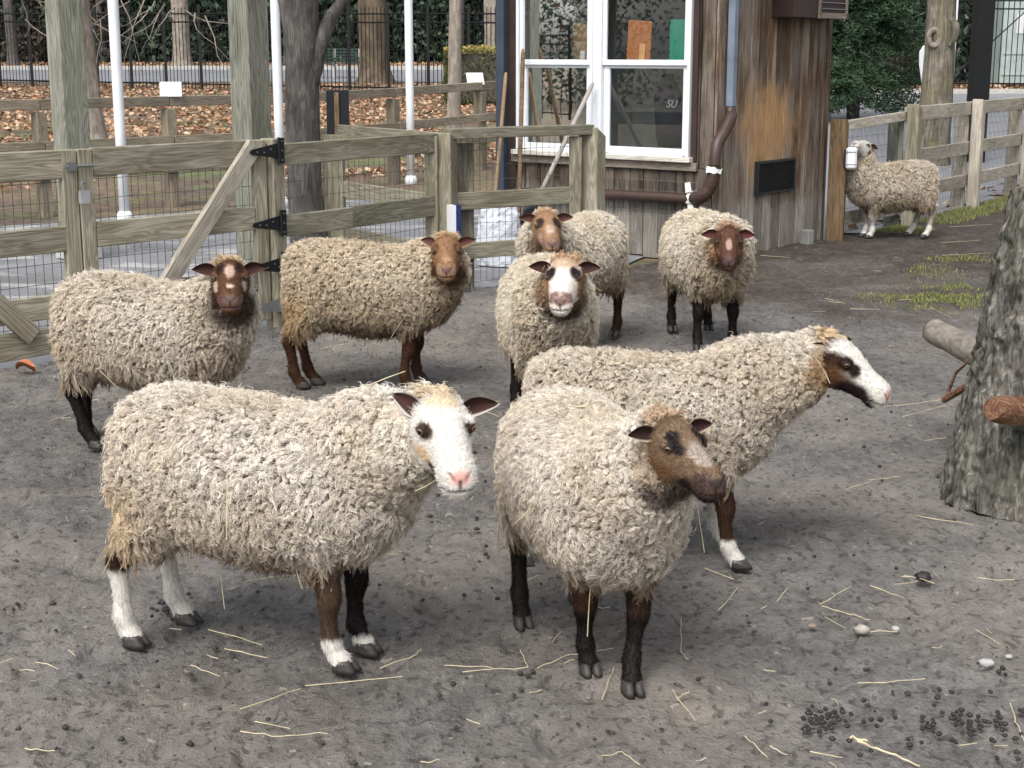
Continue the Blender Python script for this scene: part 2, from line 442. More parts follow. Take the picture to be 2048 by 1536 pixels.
def soil_mat(name, kind):
    m, nt, b = new_mat(name)
    ge = N(nt, 'ShaderNodeNewGeometry'); pos = ge.outputs['Position']
    if kind == 'yard':
        big = noise(nt, pos, 0.55, 4, 0.6, 0.4); mid = noise(nt, pos, 5.0, 5, 0.65, 0.5); fine = noise(nt, pos, 70, 4, 0.7); clod = noise(nt, mapping(nt, pos, (1, 0.7, 1)), 24, 4, 0.65, 0.6)
        sep = N(nt, 'ShaderNodeSeparateXYZ'); nt.links.new(pos, sep.inputs[0])
        dry = ramp(nt, mth(nt, 'ADD', mth(nt, 'MULTIPLY', clod, 0.42), mth(nt, 'ADD', mth(nt, 'MULTIPLY', mid, 0.30), mth(nt, 'MULTIPLY', fine, 0.28))),
                   [(0.30, (0.048, 0.045, 0.042)), (0.44, (0.112, 0.106, 0.100)), (0.56, (0.170, 0.162, 0.153)), (0.75, (0.26, 0.248, 0.232))])
        wet = ramp(nt, mth(nt, 'ADD', mth(nt, 'MULTIPLY', clod, 0.5), mth(nt, 'MULTIPLY', mid, 0.5)), [(0.3, (0.022, 0.017, 0.014)), (0.5, (0.058, 0.046, 0.038)), (0.72, (0.135, 0.112, 0.092))])
        # trampled mud lies at the back by the building and fence
        far = mth(nt, 'ADD', mth(nt, 'MULTIPLY', sep.outputs[1], 0.16), mth(nt, 'ADD', mth(nt, 'MULTIPLY', sep.outputs[0], 0.10), mth(nt, 'MULTIPLY', mth(nt, 'SUBTRACT', big, 0.5), 2.0)))
        fm = ramp(nt, far, [(0.0, (0, 0, 0)), (0.98, (0, 0, 0)), (1.0, (0, 0, 0))])
        fmx = mth(nt, 'SMOOTHSTEP' if False else 'MULTIPLY', 1.0, 1.0)
        mr = N(nt, 'ShaderNodeMapRange'); mr.interpolation_type = 'SMOOTHSTEP'
        nt.links.new(far, mr.inputs['Value']); mr.inputs['From Min'].default_value = 1.35; mr.inputs['From Max'].default_value = 2.1
        damp = ramp(nt, big, [(0.42, (0, 0, 0)), (0.62, (1, 1, 1))])
        c = mixc(nt, mth(nt, 'MULTIPLY', damp.outputs[0], 0.42), dry.outputs[0], wet.outputs[0])
        sand = ramp(nt, noise(nt, pos, 0.8, 3, 0.6), [(0.44, (0, 0, 0)), (0.62, (1, 1, 1))])
        c = mixc(nt, mth(nt, 'MULTIPLY', sand.outputs[0], 0.42), c, (0.27, 0.235, 0.20))
        c = mixc(nt, mr.outputs[0], c, wet.outputs[0])
        crumb = ramp(nt, noise(nt, mapping(nt, pos, (1, 0.8, 1)), 38, 2, 0.5, 0.3), [(0.34, (1, 1, 1)), (0.43, (0, 0, 0))])
        c = mixc(nt, mth(nt, 'MULTIPLY', crumb.outputs[0], 0.6), c, (0.030, 0.026, 0.023))
        chip = ramp(nt, noise(nt, pos, 31, 1, 0.5), [(0.735, (0, 0, 0)), (0.76, (1, 1, 1))])
        c = mixc(nt, mth(nt, 'MULTIPLY', chip.outputs[0], 0.5), c, (0.38, 0.35, 0.30))
        nt.links.new(c, b.inputs['Base Color'])
        b.inputs['Roughness'].default_value = 0.88; b.inputs['Specular IOR Level'].default_value = 0.3
        bump(nt, b, mth(nt, 'ADD', mth(nt, 'MULTIPLY', clod, 0.7), mth(nt, 'MULTIPLY', fine, 0.5)), 1.0, 0.024)
    elif kind == 'park':
        n1 = noise(nt, pos, 0.35, 4, 0.6); n2 = noise(nt, pos, 7, 5, 0.7); n3 = noise(nt, pos, 1.1, 4, 0.6)
        soil = ramp(nt, n2, [(0.3, (0.035, 0.026, 0.020)), (0.7, (0.12, 0.09, 0.065))])
        leafc = ramp(nt, n2, [(0.3, (0.075, 0.050, 0.034)), (0.55, (0.175, 0.115, 0.075)), (0.75, (0.30, 0.21, 0.145))])
        grass = ramp(nt, n2, [(0.3, (0.045, 0.060, 0.018)), (0.7, (0.16, 0.19, 0.06))])
        gm = ramp(nt, n3, [(0.47, (0, 0, 0)), (0.60, (1, 1, 1))]); lm = ramp(nt, n1, [(0.40, (0, 0, 0)), (0.55, (1, 1, 1))])
        c = mixc(nt, mth(nt, 'MULTIPLY', gm.outputs[0], 0.8), soil.outputs[0], grass.outputs[0])
        c = mixc(nt, mth(nt, 'MULTIPLY', lm.outputs[0], 0.7), c, leafc.outputs[0])
        nt.links.new(c, b.inputs['Base Color']); b.inputs['Roughness'].default_value = 0.9
        bump(nt, b, n2, 0.7, 0.05)
    elif kind == 'path':
        n1 = noise(nt, pos, 1.3, 5, 0.65, 0.5); n2 = noise(nt, pos, 40, 4, 0.7); n3 = noise(nt, mapping(nt, pos, (0.7, 2.0, 1)), 1.6, 4, 0.6)
        a = ramp(nt, mth(nt, 'ADD', mth(nt, 'MULTIPLY', n1, 0.6), mth(nt, 'MULTIPLY', n2, 0.4)), [(0.3, (0.09, 0.09, 0.095)), (0.55, (0.19, 0.19, 0.20)), (0.75, (0.30, 0.30, 0.31))])
        grit = ramp(nt, n3, [(0.55, (0, 0, 0)), (0.62, (1, 1, 1))])
        c = mixc(nt, mth(nt, 'MULTIPLY', grit.outputs[0], 0.6), a.outputs[0], (0.46, 0.45, 0.43))
        nt.links.new(c, b.inputs['Base Color'])
        rr = ramp(nt, n1, [(0.40, (0.22, 0.22, 0.22)), (0.6, (0.75, 0.75, 0.75))])
        nt.links.new(rr.outputs[0], b.inputs['Roughness']); b.inputs['Specular IOR Level'].default_value = 0.5
        bump(nt, b, n2, 0.25, 0.01)
    else:   # road
        n1 = noise(nt, pos, 0.8, 4, 0.6); n2 = noise(nt, pos, 60, 3, 0.7)
        a = ramp(nt, mth(nt, 'ADD', mth(nt, 'MULTIPLY', n1, 0.6), mth(nt, 'MULTIPLY', n2, 0.4)), [(0.3, (0.14, 0.145, 0.158)), (0.7, (0.25, 0.255, 0.27))])
        nt.links.new(a.outputs[0], b.inputs['Base Color']); b.inputs['Roughness'].default_value = 0.55
        bump(nt, b, n2, 0.2, 0.01)
    return m

# ================================================================== GROUND
def grid_mesh(xs, ys, zf):
    X, Y = np.meshgrid(xs, ys)
    v = np.stack([X, Y, zf(X, Y)], -1).reshape(-1, 3)
    nx, ny = len(xs), len(ys)
    i = np.arange(nx * ny).reshape(ny, nx)
    f = np.stack([i[:-1, :-1], i[:-1, 1:], i[1:, 1:], i[1:, :-1]], -1).reshape(-1, 4)
    return v, f

def mesh_np(name, v, f, mat, smooth=True):
    me = bpy.data.meshes.new(name)
    me.vertices.add(len(v)); me.vertices.foreach_set('co', np.asarray(v, np.float32).reshape(-1))
    k = f.shape[1]
    me.loops.add(f.size); me.loops.foreach_set('vertex_index', f.reshape(-1).astype(np.int32))
    me.polygons.add(len(f)); me.polygons.foreach_set('loop_start', np.arange(0, f.size, k, dtype=np.int32))
    me.update(calc_edges=True)
    me.polygons.foreach_set('use_smooth', np.full(len(f), smooth))
    me.materials.append(mat)
    return me

def inside(poly, x, y):
    r = np.zeros(x.shape, bool)
    for k in range(len(poly)):
        (x1, y1), (x2, y2) = poly[k], poly[(k + 1) % len(poly)]
        c = (y1 > y) != (y2 > y)
        with np.errstate(divide='ignore', invalid='ignore'):
            r ^= c & (x < (x2 - x1) * (y - y1) / (y2 - y1 + 1e-12) + x1)
    return r

xs = np.concatenate([np.linspace(-220, -30, 12), np.linspace(-28, 28, 60), np.linspace(30, 220, 12)])
ys = np.concatenate([np.linspace(-60, 0, 8), np.linspace(1.5, 80, 90), np.linspace(84, 400, 14)])
v, f = grid_mesh(xs, ys, lambda X, Y: ground_z(X, Y) - 0.045)
tag(link('ground', mesh_np('ground', v, f, soil_mat('park_soil', 'park'))), kind='structure')

# the lines the yard is fenced along
GL0, GL1 = Vector((-2.66, 7.58, 0)), Vector((-1.43, 8.95, 0))
LEFT_FAR = GL0 + (GL0 - GL1) * 1.6
CORN = Vector((-0.47, 10.35, 0)); POST2 = Vector((0.585, 11.0, 0))
BC = Vector((1.60, 11.93, 0)); U_R = Vector((0.62, 0.785, 0)).normalized(); U_W = Vector((-U_R.y, U_R.x, 0))
BE = BC + U_R * 1.89
RF = [Vector((2.86, 13.27, 0)), Vector((3.74, 14.47, 0)), Vector((4.86, 16.15, 0)), Vector((5.98, 17.84, 0)), Vector((7.1, 19.5, 0)), Vector((8.2, 21.1, 0))]
YARD = [(-9, -3), (LEFT_FAR.x, LEFT_FAR.y), (GL0.x, GL0.y), (GL1.x, GL1.y), (CORN.x, CORN.y), (POST2.x, POST2.y), (BC.x - .3, BC.y + .15), (BE.x - .2, BE.y + .2)] + [(p.x, p.y) for p in RF] + [(14, 21), (14, -3)]
rowy = 1.6 * (21.5 / 1.6) ** np.linspace(0, 1, 420)
cols = np.linspace(-0.62, 0.62, 400)
Y_ = np.repeat(rowy[:, None], len(cols), 1); X_ = Y_ * cols[None]
pp = np.stack([X_, Y_, np.zeros_like(X_)], -1).reshape(-1, 3)
zz = 0.015 * fbm(pp, 1.3, 1) + 0.013 * fbm(pp, 6, 2, 2) + 0.0105 * np.clip(fbm(pp * np.array([1, 0.8, 1]), 17, 4, 2), -0.6, 1) + 0.0050 * vnoise(pp, 48, 5) - 0.010
pits = vnoise(pp, 9.5, 77); zz -= 0.020 * sstep(0.45, 0.66, pits)
mud = sstep(9.0, 12.5, pp[:, 1] + 0.5 * pp[:, 0]); zz += mud * 0.012 * fbm(pp, 10, 8, 2)
pp[:, 2] = zz
i = np.arange(len(pp)).reshape(X_.shape)
f = np.stack([i[:-1, :-1], i[:-1, 1:], i[1:, 1:], i[1:, :-1]], -1).reshape(-1, 4)
cen = pp[f].mean(1)
f = f[inside(YARD, cen[:, 0], cen[:, 1])]
tag(link('dirt_yard', mesh_np('dirt_yard', pp, f, soil_mat('yard_dirt', 'yard'))), kind='structure')

def sheet(name, poly, z, mat, step=None):
    bm = bmesh.new()
    vs = [bm.verts.new((x, y, ground_z(x, y) + z)) for x, y in poly]
    bm.faces.new(vs)
    bmesh.ops.triangulate(bm, faces=bm.faces)
    me = bpy.data.meshes.new(name); bm.to_mesh(me); bm.free(); me.materials.append(mat)
    return tag(link(name, me), kind='structure')

PATH_M = soil_mat('wet_paving', 'path'); ROAD_M = soil_mat('road_asphalt', 'road')
F2 = [Vector((-8.2, 12.4, 0)), Vector((-6.0, 14.4, 0)), Vector((-4.83, 15.54, 0)), Vector((-3.75, 16.61, 0)), Vector((-2.55, 17.95, 0)), Vector((-1.50, 19.2, 0)), Vector((-0.44, 20.9, 0)), Vector((0.6, 22.6, 0))]
sheet('paved_path', [(-12, 0), (LEFT_FAR.x, LEFT_FAR.y), (GL0.x, GL0.y), (GL1.x, GL1.y), (CORN.x, CORN.y), (POST2.x, POST2.y), (1.2, 12.6), (0.2, 13.4), (0.9, 17.9), (0.0, 17.9), (-2.0, 17.2), (-4.9, 14.6), (-8.5, 11.2), (-14, 6)], -0.030, PATH_M)
v, f = grid_mesh(np.linspace(-60, 60, 40), np.linspace(48.2, 58.6, 10), lambda X, Y: ground_z(X, Y) - 0.03)
tag(link('park_road', mesh_np('park_road', v, f, ROAD_M)), kind='structure')
v, f = grid_mesh(np.linspace(-60, 60, 40), np.linspace(58.6, 58.9, 2), lambda X, Y: ground_z(X, Y) + 0.11)
m = MB(); m.add(v, f.tolist())
for k in range(-30, 30):
    m.box((k * 2 + 1, 58.75, float(ground_z(0, 58.75)) - 0.02), (1.98, 0.28, 0.24))
KERB_M = plain('kerb_stone', (0.42, 0.41, 0.39), 0.8)
m = MB(); m.box((0, 58.75, float(ground_z(0, 58.75)) - 0.02), (120, 0.28, 0.26)); tag(m.build('road_kerb', KERB_M), kind='structure')
# plaza right of the building
poly = [(p.x + 0.05, p.y + 0.02) for p in RF]
xs = np.linspace(1.0, 40, 60); ys = np.linspace(13.4, 40.8, 50)
v, f = grid_mesh(xs, ys, lambda X, Y: ground_z(X, Y) - 0.028)
cen = v[f].mean(1)
okf = ~inside(YARD, cen[:, 0], cen[:, 1])
tag(link('plaza_paving', mesh_np('plaza_paving', v, f[okf], ROAD_M)), kind='structure')
m = MB(); m.box((25, 41.0, float(ground_z(0, 41)) - 0.02), (44, 0.3, 0.22)); tag(m.build('plaza_kerb', KERB_M), kind='structure')

# ================================================================== FENCES
def wire_mesh(parent, a, b, z0, z1, dx=0.05, dz=0.10, back=0.02, rad=0.0019, name='wire_mesh'):
    """welded wire between a and b, one piece of netting"""
    a, b = Vector(a), Vector(b); d = (b - a); L = d.length; d.normalize(); nn = Vector((-d.y, d.x, 0)) * back
    mb = MB()
    def bar(p, q):
        p, q = Vector(p), Vector(q); t = (q - p).normalized()
        s = (Vector((0, 0, 1)) if abs(t.z) < 0.5 else d); w = t.cross(s).normalized()
        vs = []
        for e in (p, q):
            for k in range(3):
                an = k * 2.0944
                vs.append(e + rad * (math.cos(an) * s + math.sin(an) * w))
        mb.add([tuple(x) for x in vs], [(0, 1, 4, 3), (1, 2, 5, 4), (2, 0, 3, 5)])
    rg = np.random.default_rng(int(abs(a.x * 1000)) + 3)
    n = max(1, int(L / dx))
    for k in range(n + 1):
        p = a + d * (L * k / n) + nn
        j = d * float(rg.normal() * 0.003)
        bar((p.x, p.y, z0), (p.x + j.x, p.y + j.y, z1))
    n = max(1, int((z1 - z0) / dz))
    for k in range(n + 1):
        z = z0 + (z1 - z0) * k / n
        p, q = a + nn, b + nn
        bar((p.x, p.y, z + rg.normal() * 0.002), (q.x, q.y, z + rg.normal() * 0.003))
    o = mb.build(name, WIRE, parent)
    o['kind'] = 'stuff'
    return o

def post(parent, p, w, h, mat, rz, top=0.0, name='post', d=None):
    """square post with an optional sloped, chamfered top; local X up the post so the grain runs along it"""
    d = d or w
    bm = bmesh.new()
    bmesh.ops.create_cube(bm, size=1.0)
    bmesh.ops.scale(bm, vec=(h, w, d), verts=bm.verts)
    if top:
        for q in bm.verts:
            if q.co.x > 0 and q.co.z < 0: q.co.x -= top
    bmesh.ops.bevel(bm, geom=list(bm.edges), offset=0.006, segments=1, affect='EDGES')
    me = bpy.data.meshes.new(name); bm.to_mesh(me); bm.free(); me.materials.append(mat)
    R = Matrix(((0, 0, 1), (0, 1, 0), (-1, 0, 0))).transposed()     # local x -> world z
    M = Matrix.Translation((p[0], p[1], p[2] + h / 2)) @ Matrix.Rotation(rz, 4, 'Z') @ Matrix.Rotation(-math.pi / 2, 4, 'Y')
    return link(name, me, parent, M)

def nail_heads(parent, pts, dirn, r=0.004):
    for p in pts:
        m = MB(); p = Vector(p); dd = Vector(dirn).normalized()
        m.tube([p - dd * 0.002, p + dd * 0.003], r, 6)
        m.build('bolt', STEEL, parent)

toward = lambda a, b: Vector((-(b - a).y, (b - a).x, 0)).normalized() * -1.0    # the side the camera stands on for lines running left to right

def gate_leaf(a, b, h, label, brace_up, zbot=0.04):
    """framed timber gate leaf from a to b with four rails, a diagonal brace and welded wire"""
    a, b = Vector(a), Vector(b); d = (b - a).normalized(); f_ = toward(a, b); L = (b - a).length
    root = empty('gate', a, 0, label, 'gate', 'double gate of the yard')
    ang = math.atan2(d.y, d.x)
    st = 0.09
    for q in (a + d * st / 2, b - d * st / 2):
        post(root, (q.x, q.y, zbot), 0.038, h - zbot, FENCE_W, ang, name='stile', d=st) if False else None
    for q, t in ((a + d * st / 2, 0), (b - d * st / 2, 1)):
        beam('stile', (q.x, q.y, zbot), (q.x, q.y, h - 0.004), 0.04, st, FENCE_W, root, up=tuple(d))
    fo = f_ * 0.040
    lo, hi = a + d * (0.002 if not brace_up else st), b - d * (st if brace_up else 0.002)
    for z0, z1 in ((h - 0.15, h), (h * 0.525, h * 0.525 + 0.135), (h * 0.21, h * 0.21 + 0.125), (zbot, zbot + 0.14)):
        jz = float(RNG.normal() * 0.006)
        beam('rail', lo + fo * 0.0 + Vector((0, 0, (z0 + z1) / 2)) + d * 0.003, hi - d * 0.003 + Vector((0, 0, (z0 + z1) / 2 + jz)), 0.038, z1 - z0, FENCE_W, root)
    if brace_up: p0, p1 = a + d * (0.30 * L) + Vector((0, 0, 0.20)), b - d * 0.10 + Vector((0, 0, h - 0.03))
    else: p0, p1 = a + d * 0.10 + Vector((0, 0, h - 0.05)), b - d * 0.33 + Vector((0, 0, 0.16))
    beam('brace', p0 + fo, p1 + fo, 0.036, 0.105, FENCE_P if brace_up else FENCE_W, root, up=tuple((p1 - p0).cross(f_)))
    wire_mesh(root, a + d * 0.05, b - d * 0.05, zbot + 0.05, h - 0.06, back=0.03)
    return root

gmid = GL0 + (GL1 - GL0) * 0.29
gd = (GL1 - GL0).normalized()
GATE_H = 1.115
g_right = gate_leaf(gmid + gd * 0.004, GL1 - gd * 0.045, GATE_H, 'right leaf of the wooden gate with brace and black hinges', True)
g_left = gate_leaf(gmid - gd * 1.33, gmid - gd * 0.004, GATE_H, 'left leaf of the wooden gate at the picture edge', False)

def t_hinge(parent, z, metal=IRON):
    f_ = toward(GL0, GL1) * 0.062
    c = GL1 - gd * 0.0 + f_ + Vector((0, 0, z))
    m = MB()
    up = Vector((0, 0, 1))
    th = toward(GL0, GL1) * 0.004
    def plate(poly):
        n = len(poly)
        vs = [p for p in poly] + [p + th for p in poly]
        fs = [tuple(range(n)), tuple(range(2 * n - 1, n - 1, -1))] + [(k, (k + 1) % n, n + (k + 1) % n, n + k) for k in range(n)]
        m.add([tuple(p) for p in vs], fs)
    plate([c + gd * 0.012 - up * 0.075, c + gd * 0.055 - up * 0.075, c + gd * 0.055 + up * 0.075, c + gd * 0.012 + up * 0.075])
    plate([c + gd * 0.010 - up * 0.045, c + gd * 0.010 + up * 0.045, c - gd * 0.19 + up * 0.014, c - gd * 0.20, c - gd * 0.19 - up * 0.014])
    m.tube([tuple(c + gd * 0.011 - up * 0.078 + th * 2), tuple(c + gd * 0.011 + up * 0.078 + th * 2)], 0.008, 8)
    o = m.build('hinge', metal, parent)
    for dx, dz in ((0.033, 0.055), (0.033, -0.055), (0.033, 0.0), (-0.05, 0.012), (-0.10, -0.004), (-0.15, 0.0)):
        p = c + gd * dx + up * dz + th * 1.6
        mm = MB(); mm.tube([tuple(p), tuple(p + toward(GL0, GL1) * 0.003)], 0.005, 6); mm.build('screw', STEEL, o)
for z, me_ in ((GATE_H - 0.07, IRON), (0.62, IRON), (0.37, IRON), (0.13, STEEL)):
    t_hinge(g_right, z, me_)
# latch and padlock between the leaves
f_ = toward(GL0, GL1)
c = gmid + f_ * 0.035 + Vector((0, 0, GATE_H - 0.09))
m = MB(); m.tube([tuple(c - gd * 0.075), tuple(c + gd * 0.085)], 0.008, 8); m.box(tuple(c - gd * 0.045), (0.05, 0.016, 0.045), Matrix.Rotation(math.atan2(gd.y, gd.x), 4, 'Z'))
m.build('latch', STEEL, g_left)
lk = empty('padlock', c - Vector((0, 0, 0.16)) + f_ * 0.03, math.atan2(gd.y, gd.x), 'steel padlock hanging on the gate latch', 'padlock')
m = MB(); m.box((0, 0, 0), (0.052, 0.024, 0.066)); o = m.build('lock_body', LOCK_BODY, lk, WORLD_M[lk])
m = MB(); aa = np.linspace(0, np.pi, 9)
m.tube([(0.017, 0, 0.03)] + [(0.017 * math.cos(t), 0, 0.062 + 0.017 * math.sin(t)) for t in aa] + [(-0.017, 0, 0.03)], 0.004, 6)
m.build('shackle', STEEL, lk, WORLD_M[lk])

# fence from the gate to the corner and on to the building
def fence_run(root, a, b, h, rails, mat, side=1, w=0.038, mesh=True, split=None, back=0.03):
    a, b = Vector(a), Vector(b); d = (b - a).normalized(); f_ = toward(a, b)
    for k, (z0, z1) in enumerate(rails):
        off = f_ * 0.0
        if split and k in split:
            mp = a + (b - a) * split[k]
            beam('rail', a + off + Vector((0, 0, (z0 + z1) / 2)), mp - d * 0.002 + off + Vector((0, 0, (z0 + z1) / 2 - 0.004)), w, z1 - z0, mat, root)
            beam('rail', mp + d * 0.002 + off + Vector((0, 0, (z0 + z1) / 2)), b + off + Vector((0, 0, (z0 + z1) / 2)), w, z1 - z0 + 0.006, mat, root)
        else:
            beam('rail', a + off + Vector((0, 0, (z0 + z1) / 2)), b + off + Vector((0, 0, (z0 + z1) / 2)), w, z1 - z0, mat, root)
    if mesh: wire_mesh(root, a, b, 0.03, h - 0.03, back=back)

fr = empty('yard_fence', GL1, 0, 'mossy wooden rail fence with wire mesh running behind the tan sheep', 'fence')
ang1 = math.atan2((CORN - GL1).y, (CORN - GL1).x); d1 = (CORN - GL1).normalized()
post(fr, (GL1.x + d1.x * 0.02, GL1.y + d1.y * 0.02, -0.05), 0.10, GATE_H + 0.05, FENCE_W, ang1)
H1 = 1.08
fence_run(fr, GL1 + d1 * 0.075, CORN - d1 * 0.085, H1, [(H1 - 0.13, H1), (0.525, 0.655), (0.25, 0.36)], FENCE_G, split={1: 0.42})
post(fr, (CORN.x, CORN.y, -0.05), 0.155, H1 + 0.05, FENCE_W, ang1 + 0.35, top=0.05)
beam('post', (CORN.x - d1.x * 0.14, CORN.y - d1.y * 0.14 + 0.05, -0.05), (CORN.x - d1.x * 0.14, CORN.y - d1.y * 0.14 + 0.05, H1 - 0.02), 0.09, 0.09, FENCE_G, fr)
d2 = (POST2 - CORN).normalized(); ang2 = math.atan2(d2.y, d2.x)
fr2 = empty('yard_fence', CORN + d2 * 0.2, 0, 'wooden rail fence with wire mesh between corner post and building', 'fence')
fence_run(fr2, CORN + d2 * 0.10, POST2 - d2 * 0.10, H1, [(0.545, 0.665), (0.20, 0.31)], FENCE_G)
beam('rail', CORN + d2 * 0.02 + Vector((0, 0, H1 - 0.01)), POST2 - d2 * 0.03 + Vector((0, 0, H1 - 0.01)), 0.13, 0.07, FENCE_G, fr2)
for t_, mm_ in ((0.155, FENCE_G), (0.245, FENCE_W)):
    q = CORN + d2 * t_ - toward(CORN, POST2) * 0.10
    beam('post', (q.x, q.y, -0.05), (q.x, q.y, H1 - 0.08), 0.09, 0.07, mm_, fr2)
q = POST2 - d2 * 0.15
beam('post', (q.x, q.y, -0.05), (q.x, q.y, H1 - 0.06), 0.09, 0.09, FENCE_W, fr2)
post(fr2, (POST2.x, POST2.y, -0.05), 0.145, H1 + 0.06, FENCE_W, ang2 + 0.5, top=0.07)
# return fence behind, seen through the wire
A3 = Vector((-1.36, 11.95, 0)); B3 = CORN + Vector((0.05, 0.25, 0))
fr3 = empty('return_fence', A3, 0, 'mossy low fence panel meeting the yard fence at its corner post', 'fence')
for z in (1.0, 0.56, 0.20):
    beam('rail', A3 + Vector((0, 0, z)), B3 + Vector((0, 0, z)), 0.038, 0.12, FENCE_G, fr3)
beam('post', (A3.x - 0.05, A3.y + 0.02, -0.05), (A3.x - 0.05, A3.y + 0.02, 0.98), 0.16, 0.16, FENCE_G, fr3)
beam('post', (A3.x - 0.22, A3.y + 0.05, -0.05), (A3.x - 0.22, A3.y + 0.05, 1.0), 0.12, 0.12, POST_GREY, fr3)
# board painted white and blue at the corner post
q = CORN + Vector((0.075, -0.13, 0))
bp = empty('painted_board', q, 0.5, 'short board painted white and blue standing at the fence corner', 'board')
m = MB(); m.box((0, 0, 0.30), (0.034, 0.075, 0.60)); m.build('white_side', WHITE_PAINT, bp, WORLD_M[bp] @ Matrix.Translation((-0.02, 0, 0)))
BLUE = plain('chipped_blue_paint', (0.02, 0.035, 0.16), 0.5, var=0.4, vs=30)
m = MB(); m.box((0.0165, 0, 0.302), (0.036, 0.077, 0.595)); m.build('blue_side', BLUE, bp, WORLD_M[bp])

# right hand fence
rf = empty('plaza_fence', RF[0], 0, 'pale wooden rail fence with wire mesh running off at the right', 'fence')
for k in range(len(RF)):
    p = RF[k]; dd = (RF[min(k + 1, len(RF) - 1)] - RF[max(k - 1, 0)]).normalized(); an = math.atan2(dd.y, dd.x)
    if k == 0:
        post(rf, (p.x, p.y, -0.05), 0.15, 1.10, POST_BR, an + 0.35, top=0.05)
        continue
    f_ = toward(RF[0], RF[1])
    q = p + f_ * 0.09
    post(rf, (q.x, q.y, -0.05), 0.115, 1.19, FENCE_P if k != 1 else FENCE_W, an, top=0.04)
    q = p - f_ * 0.08 + dd * -0.02
    beam('post', (q.x, q.y, -0.05), (q.x, q.y, 1.05), 0.13, 0.10, FENCE_P if k != 1 else POST_GREY, rf)
for k in range(len(RF) - 1):
    a, b = RF[k], RF[k + 1]; d = (b - a).normalized()
    top = 1.03 if k == 0 else 1.11
    tops = [(top - 0.135 + (0.05 if k == 0 else 0), top), (0.56, 0.695), (0.215, 0.35)]
    if k == 0: tops = tops[:1] + [(0.10, 0.22)]
    for z0, z1 in tops:
        beam('rail', a + d * (0.09 if k == 0 else 0.01) + Vector((0, 0, (z0 + z1) / 2)), b - d * 0.01 + Vector((0, 0, (z0 + z1) / 2 + (0.04 if k == 0 and z0 > .5 else 0))), 0.038, z1 - z0, FENCE_P, rf)
    wire_mesh(rf, a, b, 0.03, top - 0.05, dx=0.05 if k else 0.028, dz=0.10, back=0.035, rad=0.0019)
# dispenser on the first post
q = RF[0] + Vector((0.095, -0.085, 0.715))
bx = empty('white_box', q, -0.2, 'small white plastic box fixed to the brown post by the building', 'box')
me = chamfer_box(0.095, 0.10, 0.19, 0.018); me.materials.append(WHITE_PLASTIC); link('case', me, bx, WORLD_M[bx])
m = MB(); m.box((-0.055, 0.02, 0), (0.016, 0.13, 0.15)); m.build('bracket', IRON, bx, WORLD_M[bx])
m = MB(); m.box((0, -0.051, 0.055), (0.088, 0.004, 0.004)); m.box((0, -0.051, -0.052), (0.088, 0.004, 0.004)); m.build('lid_seam', IRON, bx, WORLD_M[bx])
# ================================================================== BUILDING
def wall_pt(t, out, z, right=True):
    u = U_R if right else U_W
    o = Vector((U_R.y, -U_R.x, 0)) if right else Vector((-U_R.x, -U_R.y, 0))
    p = BC + u * t + o * out
    return Vector((p.x, p.y, z))
N_R, N_W = Vector((U_R.y, -U_R.x, 0)), Vector((-U_R.x, -U_R.y, 0))
ANG_R, ANG_W = math.atan2(U_R.y, U_R.x), math.atan2(U_W.y, U_W.x)
rubc = wall_pt(0.82, 0, 0.98)
SIDE_R = siding('weathered_siding', tuple(rubc)); SIDE_W = siding('brown_siding', None, 0.42)
TRIM_D = plain('dark_trim', (0.040, 0.022, 0.018), 0.6, var=0.2, vs=5)
bld = empty('wooden_building', BC, 0, 'small wooden building with vertical boards and white sash windows', 'building')
WALL_H = 2.75
# inner shell keeps the room dark
m = MB()
SHELL = plain('inner_wall', (0.42, 0.44, 0.42), 0.9)
W_LEN = 2.06; R_LEN = 1.89
for (a, b) in (((0.03, 0.0), (R_LEN, 0.0)),):
    pass
def quad_wall(mb, p, q, z0, z1, n, th=0.02):
    p, q = Vector(p), Vector(q); o = Vector(n) * th
    vs = [(p.x, p.y, z0), (q.x, q.y, z0), (q.x, q.y, z1), (p.x, p.y, z1)]
    vs += [(x - o.x, y - o.y, z) for x, y, z in vs]
    mb.add(vs, [(0, 1, 2, 3), (7, 6, 5, 4), (0, 4, 5, 1), (1, 5, 6, 2), (2, 6, 7, 3), (3, 7, 4, 0)])
ins_r, ins_w = -N_R * 0.045, -N_W * 0.045
c0 = BC + ins_r + ins_w
quad_wall(m, c0, c0 + U_R * (R_LEN - .05), -0.05, WALL_H, N_R)
far = c0 + U_R * (R_LEN - .05); lft = c0 + U_W * (W_LEN - .05); opp = lft + U_R * (R_LEN - .05)
quad_wall(m, far, opp, -0.05, WALL_H, U_R); quad_wall(m, lft, opp, -0.05, WALL_H, U_W)
quad_wall(m, c0, lft, -0.05, 0.70, N_W); quad_wall(m, c0, lft, 2.30, WALL_H, N_W)
for t0, t1 in ((0.0, 0.20), (W_LEN - 0.12, W_LEN - 0.05)):
    quad_wall(m, c0 + U_W * t0, c0 + U_W * t1, 0.70, 2.30, N_W)
m.build('inner_wall', SHELL, bld)
m = MB(); cc = (c0 + opp) / 2
m.box((cc.x, cc.y, 0.02), (W_LEN - .1, R_LEN - .1, 0.04), Matrix.Rotation(ANG_W, 4, 'Z')); m.build('floor', SHELL, bld)
# roof
ROOF = plain('roof_shingle', (0.06, 0.055, 0.05), 0.9)
m = MB(); m.box((cc.x, cc.y, WALL_H + 0.06), (W_LEN + 0.7, R_LEN + 0.7, 0.12), Matrix.Rotation(ANG_W, 4, 'Z')); m.build('roof', ROOF, bld)
